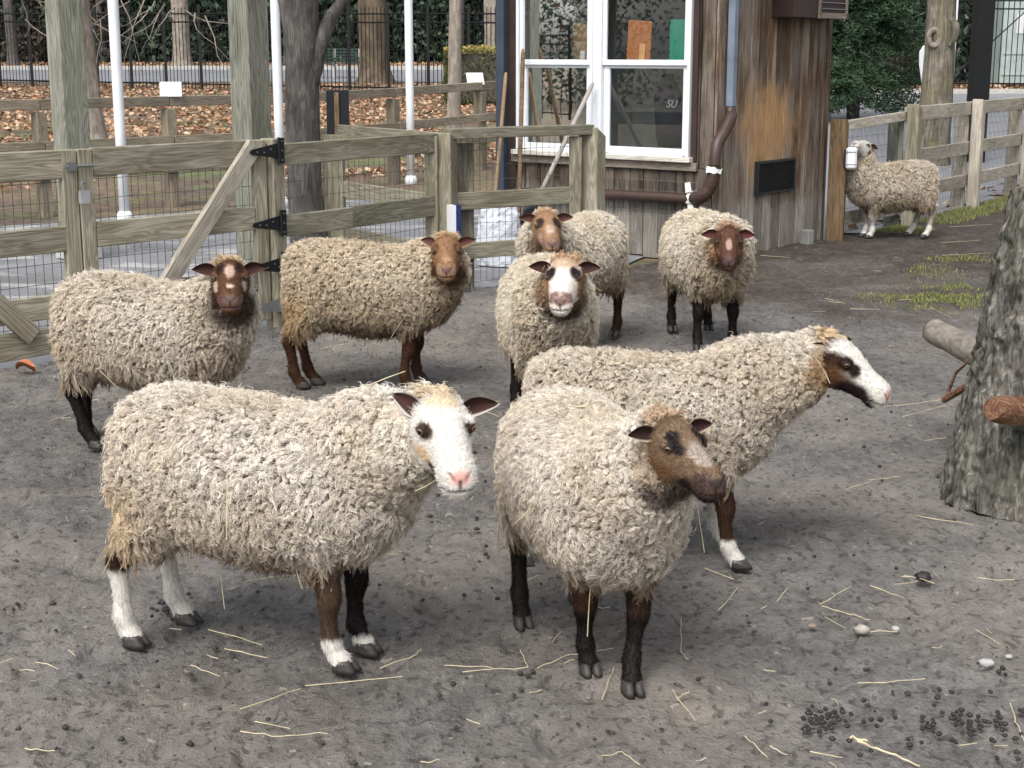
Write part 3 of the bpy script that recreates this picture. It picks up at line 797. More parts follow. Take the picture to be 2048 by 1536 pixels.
# boards, each its own piece
def boards(t0, t1, width, right, z0, z1, mat):
    rg = np.random.default_rng(int(t0 * 100) + (5 if right else 9) + int(z0 * 50))
    t = t0; u = U_R if right else U_W; n = N_R if right else N_W
    while t < t1 - 0.02:
        w = min(width * (0.85 + 0.3 * rg.random()), t1 - t)
        if t1 - t - w < 0.04: w = t1 - t
        out = 0.0 + 0.007 * rg.random()
        p = wall_pt(t + w / 2, out - 0.011, 0, right)
        zb = z0 + (0.02 * rg.random() if z0 < 0.2 else 0)
        beam('board', (p.x, p.y, zb), (p.x, p.y, z1), 0.022, w - 0.006, mat, bld, up=tuple(u), bev=0.0045)
        t += w
boards(0.0, R_LEN, 0.135, True, -0.04, WALL_H, SIDE_R)
boards(0.024, W_LEN, 0.15, False, -0.04, 0.705, SIDE_W)
boards(0.024, 0.215, 0.11, False, 0.709, WALL_H, SIDE_W)
boards(0.215, W_LEN, 0.15, False, 2.32, WALL_H, SIDE_W)
boards(W_LEN - 0.10, W_LEN, 0.10, False, 0.709, 2.316, TRIM_D)
p = wall_pt(R_LEN - 0.035, 0.012, 0); beam('corner_board', (p.x, p.y, -0.04), (p.x, p.y, WALL_H), 0.02, 0.07, SIDE_R, bld, up=tuple(U_R))
p = wall_pt(W_LEN - 0.04, 0.012, 0, False); beam('corner_board', (p.x, p.y, -0.04), (p.x, p.y, WALL_H), 0.02, 0.075, TRIM_D, bld, up=tuple(U_W))
# windows
def glass_mat():
    m, nt, b = new_mat('window_glass')
    nt.nodes.remove(b)
    fr_ = N(nt, 'ShaderNodeFresnel'); fr_.inputs['IOR'].default_value = 1.7
    gl = N(nt, 'ShaderNodeBsdfGlossy'); gl.inputs['Roughness'].default_value = 0.012; gl.inputs['Color'].default_value = (0.95, 0.98, 1, 1)
    tr = N(nt, 'ShaderNodeBsdfTransparent'); tr.inputs['Color'].default_value = (0.90, 0.94, 0.95, 1)
    tc = N(nt, 'ShaderNodeTexCoord')
    bp_ = N(nt, 'ShaderNodeBump'); bp_.inputs['Strength'].default_value = 0.12; bp_.inputs['Distance'].default_value = 0.003
    nt.links.new(noise(nt, tc.outputs['Object'], 2.2, 2), bp_.inputs['Height'])
    nt.links.new(bp_.outputs[0], gl.inputs['Normal']); nt.links.new(bp_.outputs[0], fr_.inputs['Normal'])
    mx = N(nt, 'ShaderNodeMixShader')
    nt.links.new(fr_.outputs[0], mx.inputs[0]); nt.links.new(tr.outputs[0], mx.inputs[1]); nt.links.new(gl.outputs[0], mx.inputs[2])
    nt.links.new(mx.outputs[0], nt.nodes['Material Output'].inputs['Surface'])
    return m
GLASS = glass_mat()
VINYL = plain('white_vinyl', (0.70, 0.73, 0.77), 0.35, var=0.05, vs=3)
SILL_W = wood('whitewashed_sill', [(0.25, (0.24, 0.21, 0.17)), (0.5, (0.50, 0.48, 0.43)), (0.8, (0.66, 0.65, 0.60))], None)
SILL_G = wood('grey_sill_board', [(0.25, (0.09, 0.075, 0.06)), (0.5, (0.21, 0.18, 0.145)), (0.8, (0.33, 0.29, 0.25))], None)
def vbar(name, t, z0, z1, wid, out, th, mat, parent):
    p = wall_pt(t, out, 0, False)
    return beam(name, (p.x, p.y, z0), (p.x, p.y, z1), th, wid, mat, parent, up=tuple(U_W), bev=0.003)
def hbar(name, t0, t1, z, hgt, out, th, mat, parent):
    return beam(name, wall_pt(t0, out, z, False), wall_pt(t1, out, z, False), th, hgt, mat, parent, bev=0.003)
def window(t0, t1):
    win = link('window', MB().box((0, 0, 0), (0.001, 0.001, 0.001)).data('window', VINYL), bld, Matrix.Translation(wall_pt((t0 + t1) / 2, -0.045, 2.299, False)))
    zs, zm, zt = 0.80, 1.512, 2.285
    cs = 0.028
    vbar('frame', t0 + cs / 2, zs, zt, cs, 0.012, 0.06, VINYL, win); vbar('frame', t1 - cs / 2, zs, zt, cs, 0.012, 0.06, VINYL, win)
    hbar('frame', t0 + 0.001, t1 - 0.001, zt + 0.014, 0.026, 0.010, 0.056, VINYL, win)
    # upper sash stands outside the lower one
    a, b = t0 + cs + 0.002, t1 - cs - 0.002
    for z0, z1, out, ft in ((zm, zt - 0.004, 0.016, 0.036), (zs + 0.003, zm + 0.012, -0.010, 0.055)):
        vbar('sash', a + ft / 2, z0, z1, ft, out, 0.022, VINYL, win); vbar('sash', b - ft / 2, z0, z1, ft, out, 0.022, VINYL, win)
        hbar('sash', a + ft + 0.001, b - ft - 0.001, z0 + 0.022, 0.044 if out > 0 else 0.066, out, 0.0215, VINYL, win)
        hbar('sash', a + ft + 0.001, b - ft - 0.001, z1 - 0.018, 0.036, out, 0.0215, VINYL, win)
        m = MB(); q0, q1 = wall_pt(a + ft * 0.6, out - 0.004, 0, False), wall_pt(b - ft * 0.6, out - 0.004, 0, False)
        m.add([(q0.x, q0.y, z0 + 0.03), (q1.x, q1.y, z0 + 0.03), (q1.x, q1.y, z1 - 0.02), (q0.x, q0.y, z1 - 0.02)], [(0, 1, 2, 3)])
        m.build('pane', GLASS, win)
    hbar('lock', (t0 + t1) / 2 - 0.03, (t0 + t1) / 2 + 0.03, zm + 0.05, 0.012, 0.028, 0.02, VINYL, win) if False else None
    return win
window(0.225, 1.105); window(1.165, 1.965)
vbar('mullion', 1.135, 0.795, 2.312, 0.056, 0.014, 0.05, VINYL, bld)
hbar('sill', 0.19, 1.99, 0.778, 0.040, 0.030, 0.10, SILL_W, bld)
hbar('sill_board', 0.15, 2.02, 0.722, 0.066, 0.022, 0.034, SILL_G, bld)
vbar('casing', 0.19, 0.76, 2.33, 0.05, 0.012, 0.022, TRIM_D, bld)
# things behind the glass
def inside_card(name, label, cat, t, back, z, w, h, col, tilt=0.0, mat=None):
    p = wall_pt(t, -back, z, False)
    me = chamfer_box(w, 0.006, h, 0.002); me.materials.append(mat or plain(name + '_stuff', col, 0.6, var=0.08))
    M = Matrix.Translation(p) @ Matrix.Rotation(ANG_W, 4, 'Z') @ Matrix.Rotation(tilt, 4, 'Y')
    o = link(name, me, None, M); tag(o, label, cat); return o
o1 = inside_card('clipboard', 'brown clipboard standing behind the left window glass', 'clipboard', 1.36, 0.10, 1.70, 0.23, 0.32, (0.33, 0.20, 0.085))
m = MB(); m.box((0, 0, 0), (0.06, 0.012, 0.02)); m.build('clip', STEEL, o1, WORLD_M[o1] @ Matrix.Translation((0, 0, 0.16)))
m = MB(); m.box((0, 0, 0), (0.05, 0.004, 0.07)); m.build('paper_tag', WHITE_PLASTIC, o1, WORLD_M[o1] @ Matrix.Translation((0.0, 0.008, -0.105)))
o2 = inside_card('clipboard', 'orange brown clipboard standing behind the right window glass', 'clipboard', 0.80, 0.10, 1.70, 0.23, 0.33, (0.36, 0.12, 0.035), -0.05)
m = MB(); m.box((0, 0, 0), (0.055, 0.004, 0.15)); m.build('paper_tag', plain('orange_tag', (0.62, 0.32, 0.13), 0.6), o2, WORLD_M[o2] @ Matrix.Translation((-0.04, 0.008, -0.09)))
inside_card('green_folder', 'green folder box standing behind the right window glass', 'folder', 0.42, 0.12, 1.70, 0.20, 0.34, (0.012, 0.20, 0.13))
inside_card('yellow_pad', 'yellow pad lying on the ledge behind the left window', 'pad', 1.75, 0.09, 1.545, 0.13, 0.03, (0.60, 0.52, 0.16))
inside_card('dark_book', 'dark book lying behind the left window beside the yellow pad', 'book', 1.83, 0.08, 1.535, 0.15, 0.022, (0.015, 0.015, 0.018))
m = MB(); p = wall_pt(1.52, -0.10, 1.52, False)
m.tube([p + Vector((0, 0, z)) for z in (0, 0.11, 0.14, 0.16, 0.19)], [0.034, 0.034, 0.018, 0.012, 0.012], 14)
tag(m.build('bottle', plain('clear_bottle', (0.30, 0.36, 0.42), 0.15, spec=0.8), smooth=True), 'pale plastic bottle beside the brown clipboard in the window', 'bottle')
hb = hbar('shelf', 0.20, 1.99, 1.512, 0.022, -0.11, 0.14, SILL_G, bld)
# jacket on a chair behind the right window
CLOTH = plain('dark_jacket_cloth', (0.012, 0.014, 0.022), 0.9, vs=14)
jk = empty('jacket', wall_pt(0.55, -0.28, 0.85, False), ANG_W, 'dark jacket hanging on a chair behind the right window', 'jacket')
m = MB()
m.add(*loft([((0, 0.02 * k, 0.0 + 0.085 * k), (1, 0, 0), (0, 1, 0), w, d) for k, (w, d) in enumerate(((0.16, 0.06), (0.165, 0.075), (0.16, 0.085), (0.155, 0.085), (0.15, 0.08), (0.13, 0.07), (0.07, 0.06), (0.045, 0.045)))], 20))
m.build('garment', CLOTH, jk, WORLD_M[jk], True)
def text_mesh(cu):
    o_ = bpy.data.objects.new('tmp', cu); COL.objects.link(o_)
    me_ = bpy.data.meshes.new_from_object(o_.evaluated_get(bpy.context.evaluated_depsgraph_get()))
    bpy.data.objects.remove(o_); return me_
tx = bpy.data.curves.new('lettering', 'FONT'); tx.body = 'SU'; tx.size = 0.085; tx.shear = 0.3; tx.extrude = 0.001; tx.align_x = 'CENTER'
tx.materials.append(plain('faded_print', (0.26, 0.27, 0.28), 0.8, var=0.2, vs=30))
link('lettering', text_mesh(tx), jk, WORLD_M[jk] @ Matrix.Translation((-0.06, 0.165, 0.33)) @ Matrix.Rotation(math.pi, 4, 'Z') @ Matrix.Rotation(math.pi / 2, 4, 'X'))
m = MB(); m.box((-0.02, -0.02, -0.10), (0.62, 0.34, 0.03)); m.box((-0.25, -0.1, -0.45), (0.03, 0.03, 0.68)); m.box((0.2, -0.1, -0.45), (0.03, 0.03, 0.68))
dsk = m.build('desk', plain('desk_top', (0.10, 0.09, 0.085), 0.5), None, WORLD_M[jk]); tag(dsk, 'dark desk inside the building behind the right window', 'desk')
# vent on the right wall
vt = empty('wall_vent', wall_pt(0.955, 0.02, 0.60), ANG_R, 'black louvred vent grille low on the weathered wall', 'vent')
VENT_M = plain('black_vent', (0.016, 0.017, 0.019), 0.5)
m = MB(); w_, h_ = 0.66, 0.275
for s in (-1, 1): m.box((s * (w_ / 2 - 0.012), -0.004, 0), (0.024, 0.03, h_)); 
for s in (-1, 1): m.box((0, -0.004, s * (h_ / 2 - 0.01)), (w_ - 0.05, 0.03, 0.02))
m.box((0, 0.008, 0), (w_ - 0.02, 0.004, h_ - 0.02)); m.build('vent_frame', VENT_M, vt, WORLD_M[vt])
for k in range(13):
    m = MB(); m.box((0, -0.006, -h_ / 2 + 0.03 + k * 0.0182), (w_ - 0.05, 0.016, 0.005), Matrix.Rotation(math.radians(28), 4, 'X')); m.build('slat', VENT_M, vt, WORLD_M[vt])
# box unit high on the wall
ac = empty('wall_unit', wall_pt(1.30, 0.10, 2.1), ANG_R, 'brown box unit with a metal grille high on the wooden wall', 'wall unit')
me = chamfer_box(0.95, 0.22, 0.42, 0.006); me.materials.append(TRIM_D); link('case', me, ac, WORLD_M[ac])
m = MB(); m.box((0.20, -0.118, -0.185), (0.52, 0.014, 0.045)); m.box((-0.05, -0.118, 0), (0.03, 0.014, 0.42)); m.box((0.44, -0.118, 0), (0.03, 0.014, 0.42)); m.build('grille_frame', SILL_G, ac, WORLD_M[ac])
for k in range(6):
    m = MB(); m.box((0.20, -0.116, -0.13 + k * 0.05), (0.44, 0.012, 0.006)); m.build('grille_bar', STEEL, ac, WORLD_M[ac])
# downspout: grey upper pipe, brown elbow and drain along the window wall
def ribbed(m_, pts, r, n=60, amp=0.05, nr=12, flat=1.0):
    P_ = resample([tuple(p) + (r,) for p in pts], n)
    k = np.arange(n); m_.tube(P_[:, :3], r * (1 + amp * np.where(k % 2 == 0, 1, -1)), nr, flat=flat)
ds = empty('downspout', wall_pt(0.27, 0.06, 0.4), 0, 'downspout with blue grey pipe and brown ribbed elbow at the building corner', 'downspout')
PIPE_G = plain('blue_grey_pipe', (0.17, 0.21, 0.27), 0.4, var=0.15); PIPE_B = plain('brown_pipe', (0.060, 0.036, 0.030), 0.45, var=0.15); TAPE = plain('white_tape', (0.70, 0.70, 0.68), 0.7, var=0.06, vs=30)
me = chamfer_box(0.078, 0.062, 1.55, 0.012); me.materials.append(PIPE_G); link('upper_pipe', me, ds, Matrix.Translation(wall_pt(0.125, 0.055, 1.19 + 0.775)) @ Matrix.Rotation(ANG_R, 4, 'Z'))
m = MB()
m.box((wall_pt(0.125, 0.055, 1.15))[:], (0.070, 0.055, 0.10), Matrix.Rotation(ANG_R, 4, 'Z'))
E0 = P(1429, 332, 11.78)
ribbed(m, [wall_pt(0.125, 0.06, 1.13), P(1460, 238, 11.95), P(1449, 262, 11.88), P(1436, 285, 11.82), P(1431, 308, 11.79), E0], 0.047, 48, 0.06)
m.build('elbow', PIPE_B, ds, smooth=True)
m = MB()
end = wall_pt(0.17, 0.075, 0.475, False)
ribbed(m, [E0, P(1427, 352, 11.78), P(1419, 376, 11.79), P(1404, 393, 11.82), end], 0.052, 26, 0.10)
m.build('lower_elbow', PIPE_B, ds, smooth=True)
m = MB(); ribbed(m, [end, wall_pt(0.7, 0.07, 0.47, False), wall_pt(1.3, 0.07, 0.455, False), wall_pt(1.95, 0.07, 0.43, False)], 0.040, 30, 0.015, 10)
m.build('drain_pipe', PIPE_B, ds, smooth=True)
rg = np.random.default_rng(3)
for c_, ax, r_ in ((P(1428, 340, 11.78), Vector((0.15, 0, 1)), 0.062), (wall_pt(0.145, 0.078, 0.478, False), U_W, 0.064)):
    m = MB(); ax = ax.normalized(); u = ax.cross(Vector((0.3, 0.5, 0.2))).normalized(); w = ax.cross(u)
    ring = []
    n_ = 22
    for j, hh_ in enumerate((-0.022, 0.022)):
        for k in range(n_):
            an = k / n_ * 6.2832
            ring.append(c_ + ax * (hh_ + rg.normal() * 0.006) + (u * math.cos(an) + w * math.sin(an)) * (r_ + rg.normal() * 0.003))
    m.add([tuple(q) for q in ring], [(k, (k + 1) % n_, n_ + (k + 1) % n_, n_ + k) for k in range(n_)])
    m.build('tape', TAPE, ds)
for k, (dz, du) in enumerate(((0.09, 0.03), (-0.085, 0.0))):
    c_ = wall_pt(0.13 + du, 0.135, 0.48 + dz, False); m = MB()
    m.add([tuple(c_ + U_W * 0.03 + Vector((0, 0, 0.035))), tuple(c_ - U_W * 0.02 + Vector((0, 0, 0.045))), tuple(c_ - U_W * 0.035 - Vector((0, 0, 0.03))), tuple(c_ + U_W * 0.02 - Vector((0, 0, 0.045)))], [(0, 1, 2, 3)])
    m.build('torn_tape', TAPE, ds)
wire_mesh(bld, wall_pt(0.12, 0.03, 0, False), wall_pt(1.25, 0.03, 0, False), 0.36, 0.60, 0.05, 0.08, back=0.0, name='wire_netting')
# corner pipe at the left end of the window wall
m = MB(); p = wall_pt(W_LEN + 0.045, 0.05, 0, False)
m.box((p.x, p.y, 0.32 + 1.2), (0.085, 0.075, 2.4), Matrix.Rotation(ANG_W, 4, 'Z'))
cp = m.build('corner_downspout', plain('slate_pipe', (0.045, 0.060, 0.082), 0.4, var=0.12), None); tag(cp, 'dark slate downspout at the left corner of the building', 'downspout')
cp['label'] = 'dark slate coloured pipe running down the left corner of the building'
m = MB(); m.tube([(p.x, p.y, 0.34), (p.x + 0.02, p.y - 0.06, 0.27), (p.x + 0.03, p.y - 0.10, 0.24)], 0.046, 10); m.build('outlet', cp.data.materials[0], cp)
# block by the wall
p = wall_pt(1.42, 0.10, 0.05); me = chamfer_box(0.075, 0.10, 0.13, 0.008); me.materials.append(plain('concrete', (0.20, 0.20, 0.19), 0.9))
tag(link('concrete_block', me, None, Matrix.Translation(p) @ Matrix.Rotation(0.7, 4, 'Z')), 'small grey concrete block standing at the foot of the wall', 'block')
# tools leaning on the window wall
def tool(name, label, p0, p1, r, mat):
    root = empty(name, p0, 0, label, 'tool')
    m = MB(); P0, P1 = Vector(p0), Vector(p1); m.tube([tuple(P0 + (P1 - P0) * k) for k in (0, .3, .6, .97, 1)], [r, r, r, r, r * 0.6], 10); m.build('handle', mat, root, smooth=True)
    return root
b1 = tool('broom', 'broom with a pale thin handle leaning left of the window', wall_pt(1.93, 0.42, 0.05, False), P(1012, 145, 13.05), 0.016, HANDLE)
m = MB()
for k in range(40):
    a = RNG.normal(size=2) * 0.05; q = wall_pt(1.93, 0.42, 0.14, False)
    m.tube([tuple(q), (q.x + a[0] * 0.6, q.y + a[1] * 0.6, 0.07), (q.x + a[0] * 1.6, q.y + a[1] * 1.6, -0.01)], 0.004, 3)
bo = m.build('bristles', IRON, b1); bo['kind'] = 'stuff'
b2 = tool('rake', 'brown wooden tool handle leaning against the left window', wall_pt(1.62, 0.45, 0.02, False), P(1046, 98, 12.96), 0.019, POST_BR)
m = MB(); q = wall_pt(1.62, 0.45, 0.04, False); m.box((q.x, q.y, 0.06), (0.30, 0.05, 0.09), Matrix.Rotation(ANG_W, 4, 'Z')); m.build('tool_head', IRON, b2)
b3 = tool('shovel', 'shovel with a long grey handle leaning steeply across the left window', P(1072, 405, 11.9), P(1186, 166, 12.55), 0.019, plain('grey_handle', (0.30, 0.28, 0.26), 0.7))
q = P(1072, 405, 11.9)
m = MB(); rows = []
for k, (s, w) in enumerate(((0, 0.03), (0.06, 0.10), (0.14, 0.115), (0.22, 0.10), (0.28, 0.05))):
    rows.append(((q.x - 0.10 * s, q.y - 0.1 * s, q.z - s * 0.9), (0.93, 0.3, 0), (-0.3, 0.93, 0), w, 0.006))
m.add(*loft(rows, 12)); m.build('blade', IRON, b3, smooth=True)
# white sack behind the fence
m = MB()
a_ = np.linspace(0, 2 * np.pi, 40, endpoint=False); rows = []
vv = []; q = G(995, 520); q = Vector((-0.10, 11.75, 0))
hs_ = np.linspace(0, 1, 26)
for h in hs_:
    r = 0.17 * (1 - 0.15 * h) * (1.0 if h < 0.8 else 1 - 0.5 * ((h - 0.8) / 0.2) ** 2)
    for a in a_: vv.append((math.cos(a) * r * 1.05, math.sin(a) * r * 0.7, h * 0.52))
vv = np.array(vv); vv[:, :2] *= (1 + 0.22 * fbm(vv, 9, 5) + 0.10 * fbm(vv, 30, 6))[:, None]; vv[:, 2] += 0.05 * fbm(vv, 7, 7) * (vv[:, 2] > 0.05)
n_ = 40; ff = [(i * n_ + k, i * n_ + (k + 1) % n_, (i + 1) * n_ + (k + 1) % n_, (i + 1) * n_ + k) for i in range(25) for k in range(n_)] + [tuple(25 * n_ + k for k in range(n_))]
m.add(vv + np.array([q.x, q.y, -0.02]), ff); tag(m.build('white_sack', plain('white_sack_plastic', (0.66, 0.69, 0.76), 0.35, var=0.06, vs=8)), 'crumpled white plastic sack behind the fence mesh', 'sack')

# ================================================================== PARK BEHIND
def leaf_cloud(name, pts, size, cols, mat, parent=None, M=None, rng=None, flat=None, asp=0.55, tri=False):
    """many small bent leaf faces: pts (n,3) size (n,) cols (n,3)"""
    rng = rng or RNG; n = len(pts)
    a = rng.normal(size=(n, 3)); a /= np.linalg.norm(a, axis=1)[:, None]
    b = rng.normal(size=(n, 3))
    if flat is not None:
        a[:, 2] *= flat; a /= np.linalg.norm(a, axis=1)[:, None]; b[:, 2] *= flat
    b -= a * (a * b).sum(1)[:, None]; b /= np.linalg.norm(b, axis=1)[:, None]
    s = np.asarray(size)[:, None]
    nn_ = np.cross(a, b)
    v = np.stack([pts - a * s * 0.5, pts + b * s * asp * 0.5 + nn_ * s * 0.08, pts + a * s * 0.5, pts - b * s * asp * 0.5 + nn_ * s * 0.08], 1).reshape(-1, 3)
    f = np.arange(4 * n).reshape(n, 4)
    me = mesh_np(name, v, f, mat, smooth=False)
    at = me.attributes.new('Col', 'FLOAT_COLOR', 'POINT')
    c = np.repeat(np.concatenate([np.clip(cols, 0, 1), np.ones((n, 1))], 1), 4, 0)
    at.data.foreach_set('color', c.reshape(-1).astype(np.float32))
    if parent is not None and M is None: M = Matrix.Identity(4)
    return link(name, me, parent, M)

def jitter_cols(base, n, rng, v=0.3, pts=None, sc=1.5):
    c = np.tile(np.array(base), (n, 1)) * (1 + v * rng.normal(size=(n, 1))).clip(0.4, 1.9)
    if pts is not None: c *= (1 + 0.5 * fbm(pts, sc, 4))[:, None].clip(0.4, 1.6)
    return c

# tall timber posts
for k, (px, py, w, lab) in enumerate(((158, 510, 0.215, 'tall grey green timber post behind the left gate leaf'), (515, 560, 0.20, 'tall grey green timber post behind the gate hinges'))):
    p = G(px, py)
    root = empty('timber_post', p, 0, lab, 'post')
    post(root, (p.x, p.y, -0.05), w, 4.6, POST_GREY, 0.78 + 0.15 * k, name='shaft')
    p2 = Vector((p.x + 0.02, p.y + 0.02, 0)); m = MB(); m.box((p.x, p.y, 0.03), (w * 1.25, w * 1.25, 0.10), Matrix.Rotation(0.78 + .15 * k, 4, 'Z')); m.build('footing', KERB_M, root)
# white poles
for px, py, r, lab in ((250, 440, 0.052, 'white painted pole beside the left timber post'), (563, 410, 0.050, 'white painted pole just right of the hinge side timber post'), (822, 365, 0.052, 'white painted pole standing alone before the hedge')):
    p = G(px, py); root = empty('white_pole', p, 0, lab, 'pole')
    m = MB(); m.tube([(p.x, p.y, z) for z in (-0.05, 1, 2.5, 5.5)], r, 16); m.build('shaft', WHITE_PAINT, root, smooth=True)
    m = MB(); m.tube([(p.x, p.y, z) for z in (-0.04, 0.05, 0.09)], [r * 1.6, r * 1.5, r * 1.05], 16); m.build('collar', WHITE_PAINT, root, smooth=True)

def tree(name, label, base, r0, H, mat, lean=(0, 0), forks=(), rough=0.06, seed=1, flare=0.5, group=None):
    base = Vector((base[0], base[1], float(ground_z(base[0], base[1])) - 0.06))
    root = empty(name, base, 0, label, 'tree', group)
    rg = np.random.default_rng(seed)
    n, ns = 40, 36
    hs = np.linspace(0, 1, ns); a = np.linspace(0, 2 * np.pi, n, endpoint=False)
    vv = []
    for h in hs:
        r = r0 * (1 - 0.28 * h) * (1 + flare * math.exp(-h * H / 0.22))
        cx, cy = lean[0] * h * H + 0.03 * math.sin(h * 7 + seed), lean[1] * h * H
        for t in a: vv.append((cx + r * math.cos(t), cy + r * math.sin(t), h * H))
    vv = np.array(vv); cen_ = np.repeat(np.stack([lean[0] * hs * H + 0.03 * np.sin(hs * 7 + seed), lean[1] * hs * H, hs * H], 1), n, 0)
    disp = 1 + rough * fbm(vv * np.array([1, 1, 0.25]), 9 / max(r0, 0.08) * 0.2, seed) + rough * 0.7 * fbm(vv * np.array([1, 1, 0.2]), 28, seed + 3)
    vv = cen_ + (vv - cen_) * disp[:, None]
    ff = [(i * n + k, i * n + (k + 1) % n, (i + 1) * n + (k + 1) % n, (i + 1) * n + k) for i in range(ns - 1) for k in range(n)]
    m = MB(); m.add(vv + np.array(base), ff); m.build('trunk', mat, root, smooth=True)
    for pts, r in forks:
        m = MB(); P_ = resample([tuple(Vector(base) + Vector(q)) + (r * (1 - 0.75 * k / (len(pts) - 1)),) for k, q in enumerate(pts)], 24)
        m.tube(P_[:, :3], P_[:, 3] * (1 + 0.05 * rg.normal(size=24)), 12); m.build('branch', mat, root, smooth=True)
    return root

BARK_D = bark('dark_bark', [(0.30, (0.030, 0.027, 0.025)), (0.5, (0.085, 0.078, 0.072)), (0.70, (0.21, 0.195, 0.18))], (24, 24, 5.0), 1.0)
BARK_P = bark('pale_bark', [(0.30, (0.10, 0.085, 0.068)), (0.5, (0.235, 0.205, 0.172)), (0.70, (0.42, 0.38, 0.33))], (15, 15, 3.0), 0.8)
BARK_B = bark('brown_bark', [(0.30, (0.045, 0.032, 0.022)), (0.5, (0.095, 0.073, 0.053)), (0.72, (0.20, 0.155, 0.112))], (5, 5, 0.8), 0.9, moss=(0.15, 0.14, 0.07))
BARK_R = bark('ridged_bark', [(0.33, (0.040, 0.034, 0.026)), (0.5, (0.13, 0.115, 0.090)), (0.64, (0.28, 0.25, 0.20))], (26, 26, 2.6), 1.0, moss=(0.16, 0.15, 0.07))
p = G(622, 520)
tree('park_tree', 'dark barked tree with a side limb close behind the fence', p, 0.140, 4.2, BARK_D, (-0.006, 0), [([(0.04, 0, 1.45), (0.14, -0.01, 1.78), (0.30, 0.02, 2.06), (0.8, 0.1, 2.6), (1.4, 0.1, 3.2)], 0.075), ([(-0.03, 0, 1.50), (-0.11, 0.0, 1.90), (-0.22, 0.05, 2.4), (-0.5, 0.1, 3.4)], 0.085)], 0.07, 3, 0.25)
tree('park_tree', 'lumpy barked tree half hidden behind the left timber post', (-6.6, 23.6, 0), 0.27, 6.0, BARK_P, (-0.03, 0), rough=0.16, seed=8, flare=0.4)
tree('park_tree', 'slender pale tree beside the clipped hedge', (-0.92, 25.0, 0), 0.115, 5.5, BARK_P, (-0.012, 0), [([(0, 0, 2.4), (-0.18, 0, 2.75), (-0.6, 0, 3.4)], 0.05)], 0.08, 11, 0.3)
tree('park_tree', 'straight pale trunk beyond the iron fence at the left', (-13.2, 61.5, 0), 0.36, 9.0, BARK_P, (-0.02, 0), rough=0.08, seed=12)
tree('park_tree', 'massive brown trunk beyond the iron fence near the green bench', (-4.2, 46.6, 0), 0.46, 8.0, BARK_B, (0.0, 0), rough=0.10, seed=14)
tree('park_tree', 'mottled pale trunk rising behind the clipped hedge', (-0.55, 49.0, 0), 0.34, 8.0, BARK_P, (0.0, 0), rough=0.08, seed=15)
for k, (x, y, r) in enumerate(((-20.5, 63, 0.22), (-17.6, 66, 0.16), (-9.3, 64, 0.20), (-7.0, 67, 0.15), (-2.2, 65, 0.2), (9.6, 52, 0.20), (12.7, 50, 0.16))):
    tree('far_tree', 'thin dark trunk among the evergreen shrubs beyond the road', (x, y, 0), r, 8, BARK_D, (0.01 * (k % 3 - 1), 0), rough=0.05, seed=20 + k, group='far trunks in the evergreen belt')

# black panel by the dark tree
p = P(676, 240, 14.2)
bp2 = empty('black_sign', (p.x, p.y, 0), 0, 'black sign panel on a post beside the dark tree', 'panel')
zt, zb = P(676, 180, 14.2).z, P(676, 308, 14.2).z
me = chamfer_box(0.21, 0.04, zt - zb, 0.004); me.materials.append(plain('panel_black', (0.012, 0.014, 0.018), 0.4)); link('panel', me, bp2, Matrix.Translation((p.x, p.y, (zt + zb) / 2)) @ Matrix.Rotation(0.15, 4, 'Z'))
beam('slat', (p.x - 0.005, p.y - 0.035, zb), (p.x - 0.005, p.y - 0.035, zt - 0.02), 0.02, 0.045, POST_BR, bp2, up=(1, 0.1, 0)); beam('post', (p.x, p.y + 0.06, -0.05), (p.x, p.y + 0.06, zt - 0.1), 0.06, 0.06, IRON, bp2)

# second fence along the path
f2 = empty('path_fence', F2[2], 0, 'weathered wooden rail fence along the leaf strewn lawn', 'fence')
for k, p in enumerate(F2):
    dd = (F2[min(k + 1, len(F2) - 1)] - F2[max(0, k - 1)]).normalized()
    beam('post', (p.x, p.y, float(ground_z(0, p.y)) - 0.06), (p.x, p.y, float(ground_z(0, p.y)) + 1.02), 0.14, 0.11, FENCE_B, f2, up=tuple(dd))
for k in range(len(F2) - 1):
    a, b = F2[k], F2[k + 1]; d = (b - a).normalized(); fo = toward(a, b) * 0.085
    for z0, z1 in ((1.04, 1.16), (0.62, 0.74), (0.33, 0.45)):
        ga, gb = float(ground_z(0, a.y)), float(ground_z(0, b.y))
        off = fo if z0 < 1 else fo * 0.0
        beam('rail', a + off + d * 0.004 + Vector((0, 0, (z0 + z1) / 2 + ga)), b + off - d * 0.004 + Vector((0, 0, (z0 + z1) / 2 + gb)), 0.04 if z0 < 1 else 0.10, z1 - z0 - 0.015, FENCE_B, f2)
# reading panels on it
PANEL_W = plain('panel_white', (0.58, 0.60, 0.62), 0.4, var=0.04)
for px, lab, Y in ((342, 'white tilted reading panel on the path fence at the left', 16.62), (951, 'white tilted reading panel on the path fence before the hedge', 20.9)):
    q = P(px, 192 if px < 500 else 168, Y); rt = empty('reading_panel', (q.x, q.y, q.z - 0.02), 0.2, lab, 'panel')
    Mx = WORLD_M[rt] @ Matrix.Translation((0, 0.02, 0.09)) @ Matrix.Rotation(math.radians(48), 4, 'X')
    me = chamfer_box(0.235, 0.21, 0.016, 0.004); me.materials.append(PANEL_W); link('plate', me, rt, Mx)
    me = chamfer_box(0.22, 0.19, 0.02, 0.004); me.materials.append(POST_BR); link('backing', me, rt, Mx @ Matrix.Translation((-0.006, 0, -0.02)))
    m = MB(); m.box((0, 0.03, -0.02), (0.05, 0.05, 0.12)); m.build('stem', IRON, rt, WORLD_M[rt])

